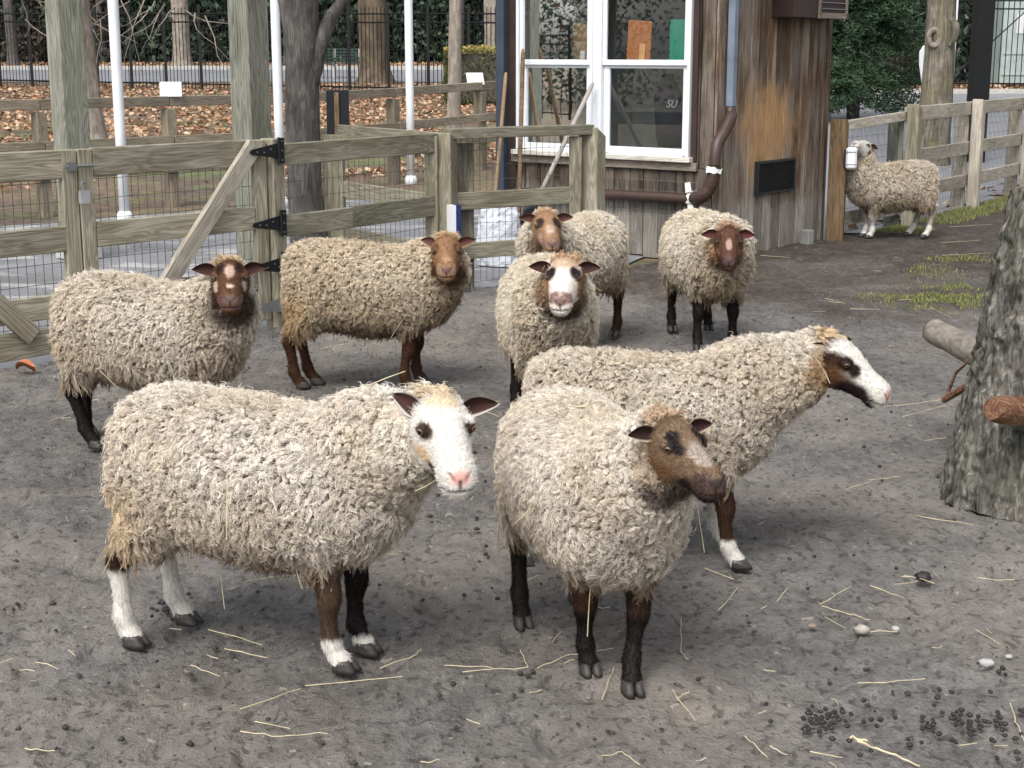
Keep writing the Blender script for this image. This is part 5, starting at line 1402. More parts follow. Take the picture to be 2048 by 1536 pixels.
def make_sheep(cfg, detail=1.0):
    rng = np.random.default_rng(cfg['seed'])
    sc = cfg.get('scale', 1.0)
    yaw = math.radians(cfg['yaw'])
    root = empty('sheep', (cfg['pos'][0], cfg['pos'][1], 0.0), yaw, cfg['label'], 'sheep', 'flock of sheep in the yard')
    M = WORLD_M[root] @ Matrix.Scale(sc, 4)
    # ---------------- pose
    joint = np.array(cfg['joint'])                       # occiput, sheep space
    hy, hp, hr = [math.radians(a) for a in cfg['head']]  # yaw relative to the body, pitch (nose down +), roll
    HR = np.array((Matrix.Rotation(hy, 3, 'Z') @ Matrix.Rotation(hp, 3, 'Y') @ Matrix.Rotation(hr, 3, 'X')))
    hs = cfg.get('head_scale', 1.0)
    wide = cfg.get('wide', 1.0)
    def to_head(p): return ((p - joint) @ HR) / hs
    def from_head(p): return (p * hs) @ HR.T + joint
    mb = MB()
    tr = resample(TRUNK, 44)
    sag = lambda x: cfg.get('dip', 0.018) * math.exp(-((x - 0.10) / 0.14) ** 2)
    mb.add(*loft([((x, 0, z - sag(x)), (0, 1, 0), (0, 0, 1), hyv * wide, hz) for x, z, hz, hyv in tr], 36, 2.2))
    # neck: from inside the chest to the back of the head
    back = from_head(np.array([0.035, 0, -0.012]))
    a0 = np.array([0.24, 0, 0.51]); a1 = np.array([0.37, 0, 0.585])
    a2 = joint * 0.55 + a1 * 0.45 + np.array([0, 0, -0.005])
    rows = [(*a0, 0.17), (*a1, 0.156), (*a2, 0.120), (*(joint * 0.85 + a2 * 0.15 - HR[:, 0] * 0.02), 0.080), (*(back * 0.35 + joint * 0.65), 0.062), (*back, 0.045)]
    rr = resample(rows, 22)
    mb.tube(rr[:, :3], rr[:, 3], 24)
    legs = []
    offs = cfg.get('legs', [(0, 0)] * 4)                 # hoof offsets: front left, front right, hind left, hind right
    hoof = cfg.get('hooves')
    if hoof:
        offs = list(offs)
        for i in range(4):
            if hoof[i]:
                w_ = G(*hoof[i]); l_ = WORLD_M[root].inverted() @ w_ / sc
                dflt = ((0.297, 0.10), (0.297, -0.10), (-0.300, 0.11), (-0.300, -0.11))[i]
                offs[i] = (max(-0.13, min(0.13, l_.x - dflt[0])), max(-0.09, min(0.09, l_.y - dflt[1])))
    for i, (k, s) in enumerate((('front', 1), ('front', -1), ('hind', 1), ('hind', -1))):
        r = np.array(LEG_ROWS[k], float)
        r[:, 1] *= s
        t = np.clip((0.44 - r[:, 2]) / 0.44, 0, 1) ** 1.1
        r[:, 0] += offs[i][0] * t; r[:, 1] += offs[i][1] * t
        r2 = resample(r, 40)
        mb.tube(r2[:, :3], r2[:, 3], 18)
        legs.append(r)
    bv, bf = remeshed(mb, 0.0085, 5)
    # ---------------- regions on the body
    hb = to_head(bv)
    hv, hf = from_head(HEAD_V), HEAD_F
    wb = np.full(len(bv), 1.0)
    pal = cfg['pal']
    wool_c = np.array(pal['wool'])
    z, x = bv[:, 2], bv[:, 0]
    legz = cfg.get('legline', 0.285)
    on_leg = (1 - sstep(legz - 0.025, legz + 0.015, z + 0.02 * fbm(bv, 18, 3)))
    # the belly keeps its wool: legs are where a leg axis is near
    near = np.full(len(bv), 9.0)
    for r in legs:
        rr_ = resample(r, 60)
        for q in range(0, 60, 2):
            d = np.linalg.norm(bv - rr_[q, :3], axis=1) - rr_[q, 3]
            near = np.minimum(near, d)
    on_leg *= (1 - sstep(0.012, 0.03, near))
    # bare head beyond the wool line
    bare_h = sstep(0.0, 0.02, hb[:, 0] + 0.35 * (hb[:, 2] - 0.02)) * (1 - sstep(0.066, 0.082, np.abs(hb[:, 1]))) * (1 - sstep(0.085, 0.10, np.abs(hb[:, 2] + 0.01))) * (hb[:, 0] < 0.2)
    wool_w = (1 - on_leg) * (1 - bare_h)
    col = np.tile(wool_c * np.array([0.46, 0.41, 0.35]), (len(bv), 1))  # skin under the wool painted darker, as shade in the gaps of the fleece
    legc = np.tile(np.array(pal['leg']), (len(bv), 1))
    for i, r in enumerate(legs):
        c = pal['legs'][i] if 'legs' in pal else None
        if not c: continue
        seg = (np.abs(bv[:, 1] - np.interp(z, r[::-1, 2], r[::-1, 1])) < 0.06) & (np.abs(x - np.interp(z, r[::-1, 2], r[::-1, 0])) < 0.07)
        jit = 0.012 * fbm(bv, 45, i)
        cc = np.tile(np.array(c[0][1], float), (len(bv), 1))
        for zt, cl in c[1:]:
            cc = lerp(cc, np.array(cl), 1 - sstep(zt - 0.008, zt + 0.008, z + jit))
        legc[seg] = cc[seg]
    col = lerp(col, np.array([1, 1, 1.0]), np.zeros(len(bv)))
    col = col * (1 - on_leg[:, None]) + legc * on_leg[:, None]
    col = lerp(col, np.array(pal.get('throat', pal['face'])) if 'throat' in pal else np.array(pal['face']), np.clip(bare_h, 0, 1))
    col *= (1 + 0.10 * fbm(bv, 22, 5))[:, None]
    # ---------------- head colours
    h = HEAD_V
    hcol = np.tile(np.array(pal['face']), (len(h), 1))
    for c, r, cl in pal.get('patch', []):
        jit = 0.008 * np.stack([fbm(h, 55, 11 + q, 2) for q in range(3)], 1)
        hh = h + jit
        if c[1] is None:
            m = blob(hh, (c[0], 0, c[2]), r)
        elif c[1] > 0 and len(c) == 3:
            q = hh.copy(); q[:, 1] = np.abs(q[:, 1]); m = blob(q, c, r)
        else:
            m = blob(hh, c[:3], r)
        hcol = lerp(hcol, np.array(cl), m)
    nose = blob(h, (0.240, 0, -0.030), (0.020, 0.025, 0.018))
    hcol = lerp(hcol, np.array(pal['nose']), nose * 0.9)
    hcol = lerp(hcol, np.array(pal.get('nostril', (0.03, 0.015, 0.015))), np.clip(HEAD_NOS * 2.2 + HEAD_PHL * 1.1, 0, 1))
    hcol = lerp(hcol, np.array(pal.get('lip', (0.05, 0.03, 0.03))), np.clip(HEAD_MOUTH * 0.9, 0, 1) * sstep(0.17, 0.2, h[:, 0]))
    for s in (1, -1):      # dark lid rim
        e = np.array([0.098, s * 0.062, 0.020])
        d = np.sqrt((((h - e) / np.array([0.0165, 0.018, 0.0115])) ** 2).sum(1))
        hcol = lerp(hcol, np.array(pal.get('lid', (0.035, 0.022, 0.018))), 1 - sstep(0.85, 1.2, d))
    hcol *= (1 + 0.08 * fbm(h, 60, 9))[:, None]
    # ---------------- ears
    ev_all, ef_all, ec_all = [], [], []
    droop = cfg.get('ears', (-4, -4)); fwd = cfg.get('ear_fwd', (8, 8))
    for q, s in enumerate((1, -1)):
        v, f, inner, edge, tt = ear_mesh(s)
        R = Matrix.Rotation(math.radians(-s * droop[q]), 3, 'X') @ Matrix.Rotation(math.radians(-s * (10 - fwd[q])), 3, 'Z') @ Matrix.Rotation(math.radians(cfg.get('ear_roll', -cfg['head'][1] * 0.8)), 3, 'Y')
        v = v @ np.array(R).T + np.array([0.024, s * 0.052, 0.036])
        c = np.where(inner[:, None] > 0.5, np.array(pal['ear_in'])[None], np.array(pal['ear_out'])[None])
        c = lerp(c, np.array(pal.get('ear_edge', pal['ear_out'])), edge * 0.85)
        ev_all.append(from_head(v)); ef_all.append(f); ec_all.append(c)
    ear_pts = np.concatenate([e[:144:6] for e in ev_all])
    V = np.concatenate([bv, hv] + ev_all)
    nb, nh = len(bv), len(hv)
    F_ = [bf, hf + nb, ef_all[0] + nb + nh, ef_all[1] + nb + nh + len(ev_all[0])]
    FA = np.concatenate(F_)
    C = np.concatenate([col, hcol] + ec_all)
    me = bpy.data.meshes.new('sheep_body')
    me.vertices.add(len(V)); me.vertices.foreach_set('co', V.reshape(-1))
    me.loops.add(FA.size); me.loops.foreach_set('vertex_index', FA.reshape(-1).astype(np.int32))
    me.polygons.add(len(FA)); me.polygons.foreach_set('loop_start', np.arange(0, FA.size, 4, dtype=np.int32))
    me.update(calc_edges=True)
    me.polygons.foreach_set('use_smooth', np.ones(len(FA), bool))
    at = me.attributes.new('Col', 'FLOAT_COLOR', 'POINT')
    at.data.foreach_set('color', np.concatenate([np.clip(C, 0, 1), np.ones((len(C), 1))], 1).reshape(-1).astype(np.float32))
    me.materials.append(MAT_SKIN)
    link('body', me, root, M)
    # ---------------- eyes and hooves
    for s in (1, -1):
        m = MB()
        a = np.linspace(-np.pi / 2, np.pi / 2, 11)
        m.add(*loft([((0, 0.0118 * math.sin(t), 0), (1, 0, 0), (0, 0, 1), max(1e-4, 0.0118 * math.cos(t)), max(1e-4, 0.0118 * math.cos(t))) for t in a], 18))
        pos = from_head(np.array([0.0925, s * 0.0555, 0.0205]))
        R3 = Matrix(HR.tolist()) @ Matrix.Rotation(s * math.radians(-38), 3, 'Z')
        Me = M @ Matrix.Translation(pos) @ R3.to_4x4() @ Matrix.Scale(hs, 4)
        link('eye', m.data('eye', MAT_EYE, True), root, Me)
    for r in legs:
        m = MB()
        hx, hyy = r[-1, 0], r[-1, 1]
        for s in (1, -1):
            ring = []
            for t, zz in ((0, 0.0), (0.35, 0.012), (0.7, 0.024), (1, 0.033)):
                ring.append(((hx + 0.012 - 0.014 * t, hyy + s * (0.0155 - 0.002 * t), zz), (1, 0, 0), (0, 1, 0), 0.036 - 0.010 * t, 0.0155 - 0.002 * t))
            m.add(*loft(ring, 14, 2.3))
        m.build('hoof', MAT_HOOF, root, M, True)
    # ---------------- fleece
    nrm = vnormals(bv, bf)
    nc = int(17500 * detail * cfg.get('dens', 1.0)); per = 11
    tri, bc = sample_surface(bv, bf, np.clip(wool_w, 0, 1) ** 2, nc, rng)
    p = interp(bv, tri, bc); n = interp(nrm, tri, bc); n /= np.linalg.norm(n, axis=1)[:, None]
    hd = to_head(p)
    down = np.array([-0.15, 0, -1.0])
    tgt = down - n * (n @ down)[:, None]
    tgt = tgt / (np.linalg.norm(tgt, axis=1)[:, None] + 0.25)
    wob = np.stack([vnoise(p, 13, 31 + q) for q in range(3)], 1)
    wob2 = np.stack([vnoise(p, 38, 41 + q) for q in range(3)], 1)
    tgt = tgt * 0.55 + 0.45 * wob + 0.55 * wob2 + 0.35 * rng.normal(size=p.shape)
    tgt -= n * (tgt * n).sum(1)[:, None]
    face_near = np.exp(-(np.linalg.norm(hd, axis=1) / 0.15) ** 2)
    L = (0.031 + 0.009 * vnoise(p, 9, 3) + 0.009 * rng.random(nc)) * cfg.get('wool_len', 1.0)
    L *= 1 - 0.5 * face_near * (1 - 0.8 * blob(hd, (-0.03, 0, 0.06), (0.06, 0.06, 0.06)))
    crack = np.exp(-(vnoise(p * np.array([1.0, 1.0, 0.55]), 15, 71) / 0.11) ** 2) * sstep(-0.1, 0.3, vnoise(p, 4, 72) + 0.8 * p[:, 0])
    L *= 1 - 0.62 * crack
    rump = sstep(0.17, 0.32, -p[:, 0]) * (1 - sstep(0.40, 0.54, p[:, 2]))
    low = 1 - sstep(0.285, 0.37, p[:, 2])
    strag = low * (rng.random(nc) > 0.6)
    L *= 1 + 0.5 * rump + 0.05 * low + 0.65 * strag * rng.random(nc)
    lift = 0.95 + 0.15 * rng.normal(size=nc)
    tgt = tgt + np.array([0, 0, -0.7]) * (low * 0.8 + 0.3 * (1 - sstep(0.35, 0.5, p[:, 2])))[:, None]
    lift = np.clip(lift * (1 - 0.5 * low), 0.25, 1.3)
    de = np.min(np.linalg.norm((p + n * 0.02)[:, None] - ear_pts[None], axis=2), axis=1) if nc < 30000 else 1
    L *= 0.25 + 0.75 * sstep(0.015, 0.045, de)
    # colour of each lock
    wc = np.tile(wool_c, (nc, 1))
    wc = lerp(wc, np.array(pal.get('wool2', wool_c * np.array([0.88, 0.83, 0.76]))), np.clip(0.5 + 0.9 * fbm(p, 7, 51), 0, 1))
    wc = lerp(wc, wool_c * np.array([0.66, 0.60, 0.52]), (1 - sstep(0.34, 0.56, p[:, 2])) * (0.65 + 0.5 * vnoise(p, 8, 57)).clip(0, 1))  # lower sides painted darker, imitating the fall of light from top to underside
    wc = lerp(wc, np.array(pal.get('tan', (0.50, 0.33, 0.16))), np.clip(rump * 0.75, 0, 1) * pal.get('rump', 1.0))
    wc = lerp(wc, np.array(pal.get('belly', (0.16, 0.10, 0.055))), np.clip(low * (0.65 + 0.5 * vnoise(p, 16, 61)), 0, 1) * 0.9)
    chest = sstep(0.28, 0.42, p[:, 0]) * (1 - sstep(0.42, 0.58, p[:, 2]))
    wc = lerp(wc, np.array(pal.get('chest', wool_c * 0.8)), chest * 0.6)
    tuft = blob(hd, (-0.01, 0, 0.07), (0.06, 0.065, 0.05))
    wc = lerp(wc, np.array(pal.get('tuft', (0.55, 0.36, 0.17))), tuft * 0.7)
    throat = blob(hd, (0.03, 0, -0.10), (0.085, 0.10, 0.075))
    if 'throat' in pal: wc = lerp(wc, np.array(pal['throat']), throat * 0.9)
    if 'cheek' in pal:
        ck = blob(hd, (0.02, 0, -0.02), (0.05, 0.2, 0.10)) * (1 - tuft)
        wc = lerp(wc, np.array(pal['cheek']), ck * 0.9)
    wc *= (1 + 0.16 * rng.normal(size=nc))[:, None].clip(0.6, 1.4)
    # strands
    K = 8
    t = np.linspace(0, 1, K)
    rc = 0.0088 / math.sqrt(cfg.get('dens', 1.0) * detail)
    size_c = 0.65 + 0.75 * rng.random(nc) ** 1.3
    L *= 0.75 + 0.3 * size_c
    ang = rng.random((nc, per)) * 2 * np.pi; rad = rc * size_c[:, None] * np.sqrt(rng.random((nc, per)))
    e1 = np.cross(n, [0.3, 0.5, 0.81]); e1 /= np.linalg.norm(e1, axis=1)[:, None]
    e2 = np.cross(n, e1)
    off = (np.cos(ang) * rad)[..., None] * e1[:, None] + (np.sin(ang) * rad)[..., None] * e2[:, None]
    # guide
    gl = L[:, None]
    up_ = lift[:, None] * gl * (1.25 * t - 0.62 * t ** 2)[None] 
    al_ = gl * (0.04 * t + 0.62 * t ** 2)[None]
    curlA = cfg.get('curl', 1.0) * (0.0030 + 0.0040 * rng.random(nc))[:, None] * (t[None] ** 1.0)
    ph = rng.random(nc)[:, None] * 6.28 + t[None] * ((7.5 + 6 * rng.random(nc)) * rng.choice([-1, 1], nc))[:, None]
    guide = p[:, None] + up_[..., None] * n[:, None] + al_[..., None] * tgt[:, None] + (curlA * np.cos(ph))[..., None] * e1[:, None] + (curlA * np.sin(ph))[..., None] * e2[:, None]
    clump = (1 - 0.72 * t ** 1.3)[None, None, :, None]
    pts = guide[:, None] + off[:, :, None] * clump
    lj = (0.74 + 0.34 * rng.random((nc, per)) + 0.30 * (rng.random((nc, per)) > 0.93))[..., None, None]
    pts = p[:, None, None] + (pts - p[:, None, None]) * lj
    pts = pts + rng.normal(size=pts.shape) * 0.0016 * t[None, None, :, None]
    S = nc * per
    pts = pts.reshape(S, K, 3) - (np.repeat(n, per, 0) * 0.004)[:, None]
    base_r = cfg.get('strand', 0.00085)
    radii = base_r * (1.0 - 0.62 * t ** 1.5)[None] * (0.75 + 0.5 * rng.random((S, 1)))
    scol = np.repeat(wc, per, 0) * (1 + 0.10 * rng.normal(size=(S, 1))).clip(0.7, 1.3)
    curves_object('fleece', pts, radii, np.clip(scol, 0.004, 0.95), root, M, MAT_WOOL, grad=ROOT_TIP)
    # ---------------- short coat on face and legs
    Vh, Fh = np.concatenate([bv, hv]), np.concatenate([bf, hf + nb])
    nv = np.concatenate([nrm, vnormals(hv, hf)])
    hd_all = np.concatenate([np.zeros(nb), np.ones(nh)])
    hh = HEAD_V
    nofur = np.clip(nose * 1.2 + HEAD_MOUTH * sstep(0.17, 0.2, hh[:, 0]), 0, 1)
    for s in (1, -1):
        nofur = np.maximum(nofur, blob(hh, (0.098, s * 0.062, 0.020), (0.020, 0.022, 0.014)))
    wf = np.concatenate([np.maximum(on_leg * (bv[:, 2] > 0.03) * 0.8, bare_h), (1 - nofur)])
    nf = int(26000 * detail)
    tri, bc = sample_surface(Vh, Fh, wf, nf, rng)
    p = interp(Vh, tri, bc); n = interp(nv, tri, bc); n /= np.linalg.norm(n, axis=1)[:, None]
    c = interp(C[:nb + nh], tri, bc); ih = interp(hd_all, tri, bc)
    hd = to_head(p)
    headward = -HR[:, 0] + 0.0
    dirh = np.where(ih[:, None] > 0.5, headward[None], np.array([[0.1, 0, -1.0]]))
    dirh = dirh - n * (dirh * n).sum(1)[:, None]
    dirh = dirh / (np.linalg.norm(dirh, axis=1)[:, None] + 0.2) + 0.22 * rng.normal(size=p.shape)
    Lf = 0.008 + 0.006 * rng.random(nf)
    woolly = np.where(ih > 0.5, np.clip(1 - sstep(0.0, 0.055, hd[:, 0] - 0.25 * np.clip(-hd[:, 2] - 0.02, 0, 1)), 0, 1), 0)
    Lf = Lf * (1 + 1.3 * woolly)
    t = np.array([0, 0.4, 0.75, 1.0])
    pts = p[:, None] + (Lf[:, None] * (0.55 * t - 0.2 * t ** 2)[None])[..., None] * n[:, None] + (Lf[:, None] * (0.35 * t + 0.6 * t ** 2)[None])[..., None] * dirh[:, None] - 0.001 * n[:, None]
    radii = 0.00062 * (1 - 0.7 * t)[None] * np.ones((nf, 1))
    curves_object('coat', pts, radii, np.clip(c * (1 + 0.14 * rng.normal(size=(nf, 1))), 0.003, 0.95), root, M, MAT_WOOL)
    # ---------------- straw caught in the fleece
    ns = cfg.get('straws', 8)
    if ns:
        ww = wool_w * (0.25 + 1.2 * (1 - sstep(0.26, 0.40, bv[:, 2])))
        tri, bc = sample_surface(bv, bf, ww, ns, rng)
        p = interp(bv, tri, bc); n = interp(nrm, tri, bc)
        for q in range(ns):
            L_ = 0.06 + 0.12 * rng.random()
            d0 = rng.normal(size=3) * 0.6 + np.array([0, 0, -0.9]); d0 -= n[q] * (d0 @ n[q]) * 0.9; d0 /= np.linalg.norm(d0)
            s0 = p[q] + n[q] * 0.034
            if p[q][2] < 0.33:
                d0 = np.array([rng.normal() * 0.15, rng.normal() * 0.15, -1.0]); s0 = p[q]
            bend = rng.normal(size=3) * 0.015
            pt = [s0 + d0 * L_ * k + bend * (k * k) for k in np.linspace(0, 1, 5)]
            m = MB(); m.tube(pt, 0.0014, 4); m.build('caught_straw', MAT_STRAW, root, M)
    return root

BLK = (0.014, 0.011, 0.010); DBR = (0.038, 0.020, 0.013); BRN = (0.072, 0.046, 0.030); TAN = (0.34, 0.19, 0.085); WHT = (0.64, 0.615, 0.575); CRM = (0.62, 0.52, 0.38); PNK = (0.62, 0.32, 0.27)

EAR = (0.036, 0.014, 0.012)
SHEEP = [
 dict(seed=1, label='woolly sheep with a white face and pink nose standing front left', pos=(-0.71, 3.89), yaw=-19.6, joint=(0.574, -0.050, 0.700), head=(-56, 9, 0), head_scale=1.10, straws=22, hooves=[(735, 1305), (690, 1340), (375, 1245), (270, 1290)], ears=(-6, -26), ear_fwd=(5, 55),
      pal=dict(wool=(0.74, 0.70, 0.64), leg=DBR, face=WHT, nose=PNK, ear_in=EAR, ear_out=WHT, tan=(0.66, 0.51, 0.33), tuft=(0.68, 0.55, 0.37), throat=(0.66, 0.62, 0.54), cheek=(0.72, 0.68, 0.60),
               legs=[[(1, BLK), (0.05, WHT)], [(1, BRN), (0.085, WHT)], [(1, DBR), (0.22, WHT)], [(1, DBR), (0.22, WHT)]],
               patch=[((0.104, 0.052, 0.022), (0.027, 0.021, 0.020), DBR), ((0.10, -0.055, -0.034, 0), (0.050, 0.03, 0.022), (0.62, 0.48, 0.33)), ((0.150, -0.042, -0.050, 0), (0.036, 0.03, 0.014), DBR), ((0.04, None, 0.06), (0.035, 0.04, 0.03), CRM)])),
 dict(seed=2, label='round woolly sheep with a tan and dark brown face facing the camera in front', pos=(0.20, 3.93), yaw=-74, joint=(0.545, 0.030, 0.750), head=(11, 7, 0), head_scale=0.93, scale=0.935, wide=1.03, straws=16, hooves=[(1258, 1385), (1180, 1345), (1155, 1200), (1060, 1270)],
      pal=dict(wool=(0.74, 0.695, 0.63), leg=BLK, face=(0.185, 0.125, 0.080), nose=(0.040, 0.028, 0.027), ear_in=(0.03, 0.014, 0.014), ear_out=(0.20, 0.10, 0.05), ear_edge=(0.5, 0.4, 0.3), tuft=(0.42, 0.26, 0.14), throat=(0.03, 0.02, 0.016), cheek=(0.56, 0.46, 0.35), rump=0.3,
               legs=[[(1, DBR), (0.20, BLK)], [(1, DBR), (0.20, BLK)], [(1, BRN), (0.20, BLK)], [(1, BRN), (0.20, BLK)]],
               patch=[((0.06, 0.06, -0.05), (0.07, 0.04, 0.035), (0.185, 0.105, 0.055)), ((0.160, None, 0.02), (0.060, 0.028, 0.032), (0.36, 0.31, 0.27)), ((0.115, 0.047, 0.030), (0.034, 0.022, 0.022), (0.022, 0.017, 0.018)), ((0.085, 0.040, 0.052), (0.028, 0.022, 0.020), (0.022, 0.017, 0.018)),
                      ((0.19, None, -0.072), (0.080, 1, 0.036), (0.024, 0.017, 0.017)), ((0.220, 0.02, -0.035), (0.035, 0.035, 0.030), (0.070, 0.045, 0.040))])),
 dict(seed=3, label='sheep with a white face and a black eye patch in profile facing right', pos=(0.395, 4.66), yaw=2, joint=(0.640, -0.004, 0.700), head=(-38, 20, 0), head_scale=0.99, straws=10, dip=0.02, hooves=[(1452, 1087), (1480, 1135), None, (1045, 1130)], scale=0.95, ears=(-4, 14), ear_fwd=(8, 62),
      pal=dict(wool=(0.68, 0.63, 0.555), leg=DBR, face=WHT, nose=PNK, ear_in=(0.05, 0.022, 0.018), ear_out=(0.72, 0.62, 0.52), tuft=(0.62, 0.45, 0.25), throat=(0.10, 0.05, 0.024), cheek=(0.42, 0.28, 0.15),
               legs=[[(1, DBR), (0.20, WHT)], [(1, DBR), (0.10, WHT)], [(1, BLK), (0.12, WHT)], [(1, BLK), (0.12, WHT)]],
               patch=[((0.085, 0.055, 0.020), (0.040, 0.03, 0.030), (0.02, 0.014, 0.013)), ((0.125, 0.045, 0.012), (0.022, 0.02, 0.028), (0.02, 0.014, 0.013)), ((0.045, 0.062, 0.0), (0.040, 0.03, 0.045), (0.05, 0.025, 0.016)), ((0.06, 0.05, -0.050), (0.085, 0.045, 0.055), (0.13, 0.068, 0.034)), ((0.145, 0.035, -0.066), (0.080, 0.045, 0.042), (0.022, 0.015, 0.014)), ((0.20, None, -0.088), (0.04, 1, 0.018), (0.02, 0.014, 0.014))])),
 dict(seed=4, curl=0.6, label='shaggy sheep with a brown face marked with small white spots beside the wooden gate', pos=(-1.51, 6.03), yaw=-25, joint=(0.474, -0.04, 0.745), head=(-55, 2, 0), head_scale=1.05, straws=9, dens=0.75, strand=0.00105, wool_len=1.1, hooves=[None, None, (178, 870), (195, 895)],
      pal=dict(wool=(0.69, 0.645, 0.575), leg=BLK, face=(0.105, 0.052, 0.030), nose=(0.12, 0.08, 0.076), ear_in=EAR, ear_out=(0.12, 0.05, 0.03), tuft=(0.55, 0.40, 0.22), throat=(0.035, 0.018, 0.012), chest=(0.42, 0.35, 0.27), rump=0.25,
               patch=[((0.08, 0.035, 0.055), (0.035, 0.022, 0.025), (0.03, 0.016, 0.012)), ((0.110, None, 0.048), (0.050, 0.019, 0.030), (0.50, 0.37, 0.31)), ((0.200, None, 0.006), (0.018, 0.013, 0.014), (0.62, 0.47, 0.41)), ((0.115, 0.053, -0.008), (0.032, 0.013, 0.022), (0.55, 0.47, 0.40)), ((0.21, None, -0.05), (0.035, 1, 0.030), (0.16, 0.10, 0.095)), ((0.12, None, -0.10), (0.09, 1, 0.035), (0.03, 0.016, 0.012))])),
 dict(seed=5, label='tan brown sheep with a plain brown face and brown legs near the fence', pos=(-0.735, 7.23), yaw=-2, joint=(0.425, -0.070, 0.682), head=(-86, 7, 0), head_scale=1.04, straws=14, dens=0.7, strand=0.0011, ears=(-14, -8), ear_fwd=(5, 40), hooves=[(845, 765), (818, 780), (635, 768), (605, 775)],
      pal=dict(wool=(0.65, 0.575, 0.465), wool2=(0.57, 0.475, 0.355), leg=(0.058, 0.027, 0.016), face=(0.26, 0.150, 0.082), nose=(0.13, 0.075, 0.07), ear_in=(0.08, 0.036, 0.028), ear_out=(0.36, 0.22, 0.12), tuft=(0.52, 0.34, 0.17), throat=(0.10, 0.05, 0.025), chest=(0.26, 0.19, 0.12), tan=(0.48, 0.33, 0.17), belly=(0.10, 0.055, 0.03),
               patch=[((0.088, 0.05, 0.03), (0.035, 0.025, 0.03), (0.13, 0.065, 0.035)), ((0.215, None, -0.045), (0.030, 1, 0.035), (0.34, 0.23, 0.17)), ((0.185, None, 0.005), (0.04, 0.02, 0.016), (0.42, 0.27, 0.17))])),
 dict(seed=6, curl=0.75, label='pale sheep with a white face and two black eye patches amid the flock', pos=(0.15, 6.48), yaw=-86, joint=(0.548, 0.023, 0.735), head=(-10, 8, 0), head_scale=1.04, straws=12, dens=0.75, strand=0.00105, wide=0.97,
      pal=dict(wool=(0.70, 0.65, 0.56), leg=BLK, face=(0.74, 0.68, 0.62), nose=(0.16, 0.10, 0.09), ear_in=EAR, ear_out=(0.10, 0.035, 0.025), tuft=(0.50, 0.27, 0.12), throat=(0.04, 0.025, 0.02), cheek=(0.30, 0.19, 0.11), chest=(0.34, 0.27, 0.20), rump=0.3,
               patch=[((0.05, 0.065, -0.03), (0.08, 0.02, 0.07), (0.33, 0.18, 0.09)), ((0.05, None, 0.075), (0.05, 1, 0.035), (0.55, 0.42, 0.31)), ((0.090, 0.046, 0.040), (0.036, 0.024, 0.030), (0.025, 0.017, 0.020)), ((0.225, None, -0.02), (0.03, 1, 0.022), (0.26, 0.17, 0.15)), ((0.14, None, -0.11), (0.09, 1, 0.030), (0.04, 0.025, 0.02))])),
 dict(seed=7, curl=0.8, label='grey white sheep with a tan face half hidden behind another sheep', pos=(0.36, 8.37), yaw=-118, joint=(0.52, 0.068, 0.725), head=(35, 10, 0), head_scale=1.05, straws=6, dens=0.6, strand=0.0012,
      pal=dict(wool=(0.70, 0.66, 0.58), leg=DBR, face=(0.33, 0.205, 0.122), nose=(0.16, 0.10, 0.085), ear_in=(0.065, 0.028, 0.022), ear_out=(0.28, 0.165, 0.09), tuft=(0.52, 0.32, 0.15), throat=(0.25, 0.17, 0.10), rump=0.4,
               patch=[((0.095, 0.040, 0.040), (0.036, 0.022, 0.030), (0.05, 0.03, 0.027)), ((0.16, None, 0.02), (0.05, 0.022, 0.022), (0.48, 0.36, 0.29)), ((0.15, 0.045, -0.03), (0.04, 0.02, 0.03), (0.46, 0.35, 0.28)), ((0.225, None, -0.03), (0.03, 1, 0.025), (0.26, 0.16, 0.12))])),
 dict(seed=8, curl=0.6, label='sheep with a dark brown face and pale blaze standing near the wooden building', pos=(1.095, 8.46), yaw=-83, joint=(0.53, -0.015, 0.64), head=(-13, 12, 0), head_scale=1.04, straws=5, dens=0.6, strand=0.0012, wide=1.05, wool_len=1.1, ears=(4, 4),
      pal=dict(wool=(0.70, 0.65, 0.565), leg=BLK, face=(0.110, 0.057, 0.037), nose=(0.08, 0.05, 0.05), ear_in=(0.07, 0.018, 0.018), ear_out=(0.06, 0.025, 0.02), tuft=(0.36, 0.17, 0.07), throat=(0.12, 0.07, 0.04), cheek=(0.40, 0.24, 0.12), chest=(0.40, 0.32, 0.22), rump=0.2,
               patch=[((0.15, None, 0.025), (0.055, 0.016, 0.024), (0.42, 0.29, 0.25)), ((0.13, 0.055, -0.03), (0.05, 0.015, 0.025), (0.28, 0.15, 0.09)), ((0.22, None, -0.05), (0.03, 1, 0.035), (0.06, 0.038, 0.038)), ((0.09, 0.05, 0.045), (0.03, 0.02, 0.02), (0.06, 0.03, 0.022))])),
 dict(seed=9, curl=0.5, label='small pale sheep with white legs stretching its head up to the fence', pos=(3.425, 13.43), yaw=187.5, joint=(0.345, 0.03, 0.83), head=(46, -24, 0), head_scale=1.03, straws=4, dens=0.8, strand=0.0011, wool_len=1.2, hooves=[(1737, 476), (1725, 473), (1848, 475), (1813, 470)], ears=(20, 20), scale=0.93,
      pal=dict(wool=(0.66, 0.61, 0.53), leg=(0.62, 0.58, 0.54), face=WHT, nose=(0.30, 0.20, 0.19), ear_in=EAR, ear_out=(0.10, 0.04, 0.03), tuft=(0.66, 0.58, 0.46), throat=(0.55, 0.48, 0.38), chest=(0.34, 0.28, 0.21), rump=0.15,
               legs=[[(1, (0.42, 0.37, 0.33)), (0.12, WHT)]] * 4, patch=[((0.07, 0.06, 0.02), (0.022, 0.02, 0.018), (0.09, 0.035, 0.025)), ((0.03, 0.06, -0.03), (0.03, 0.03, 0.02), (0.20, 0.12, 0.09))])),
]
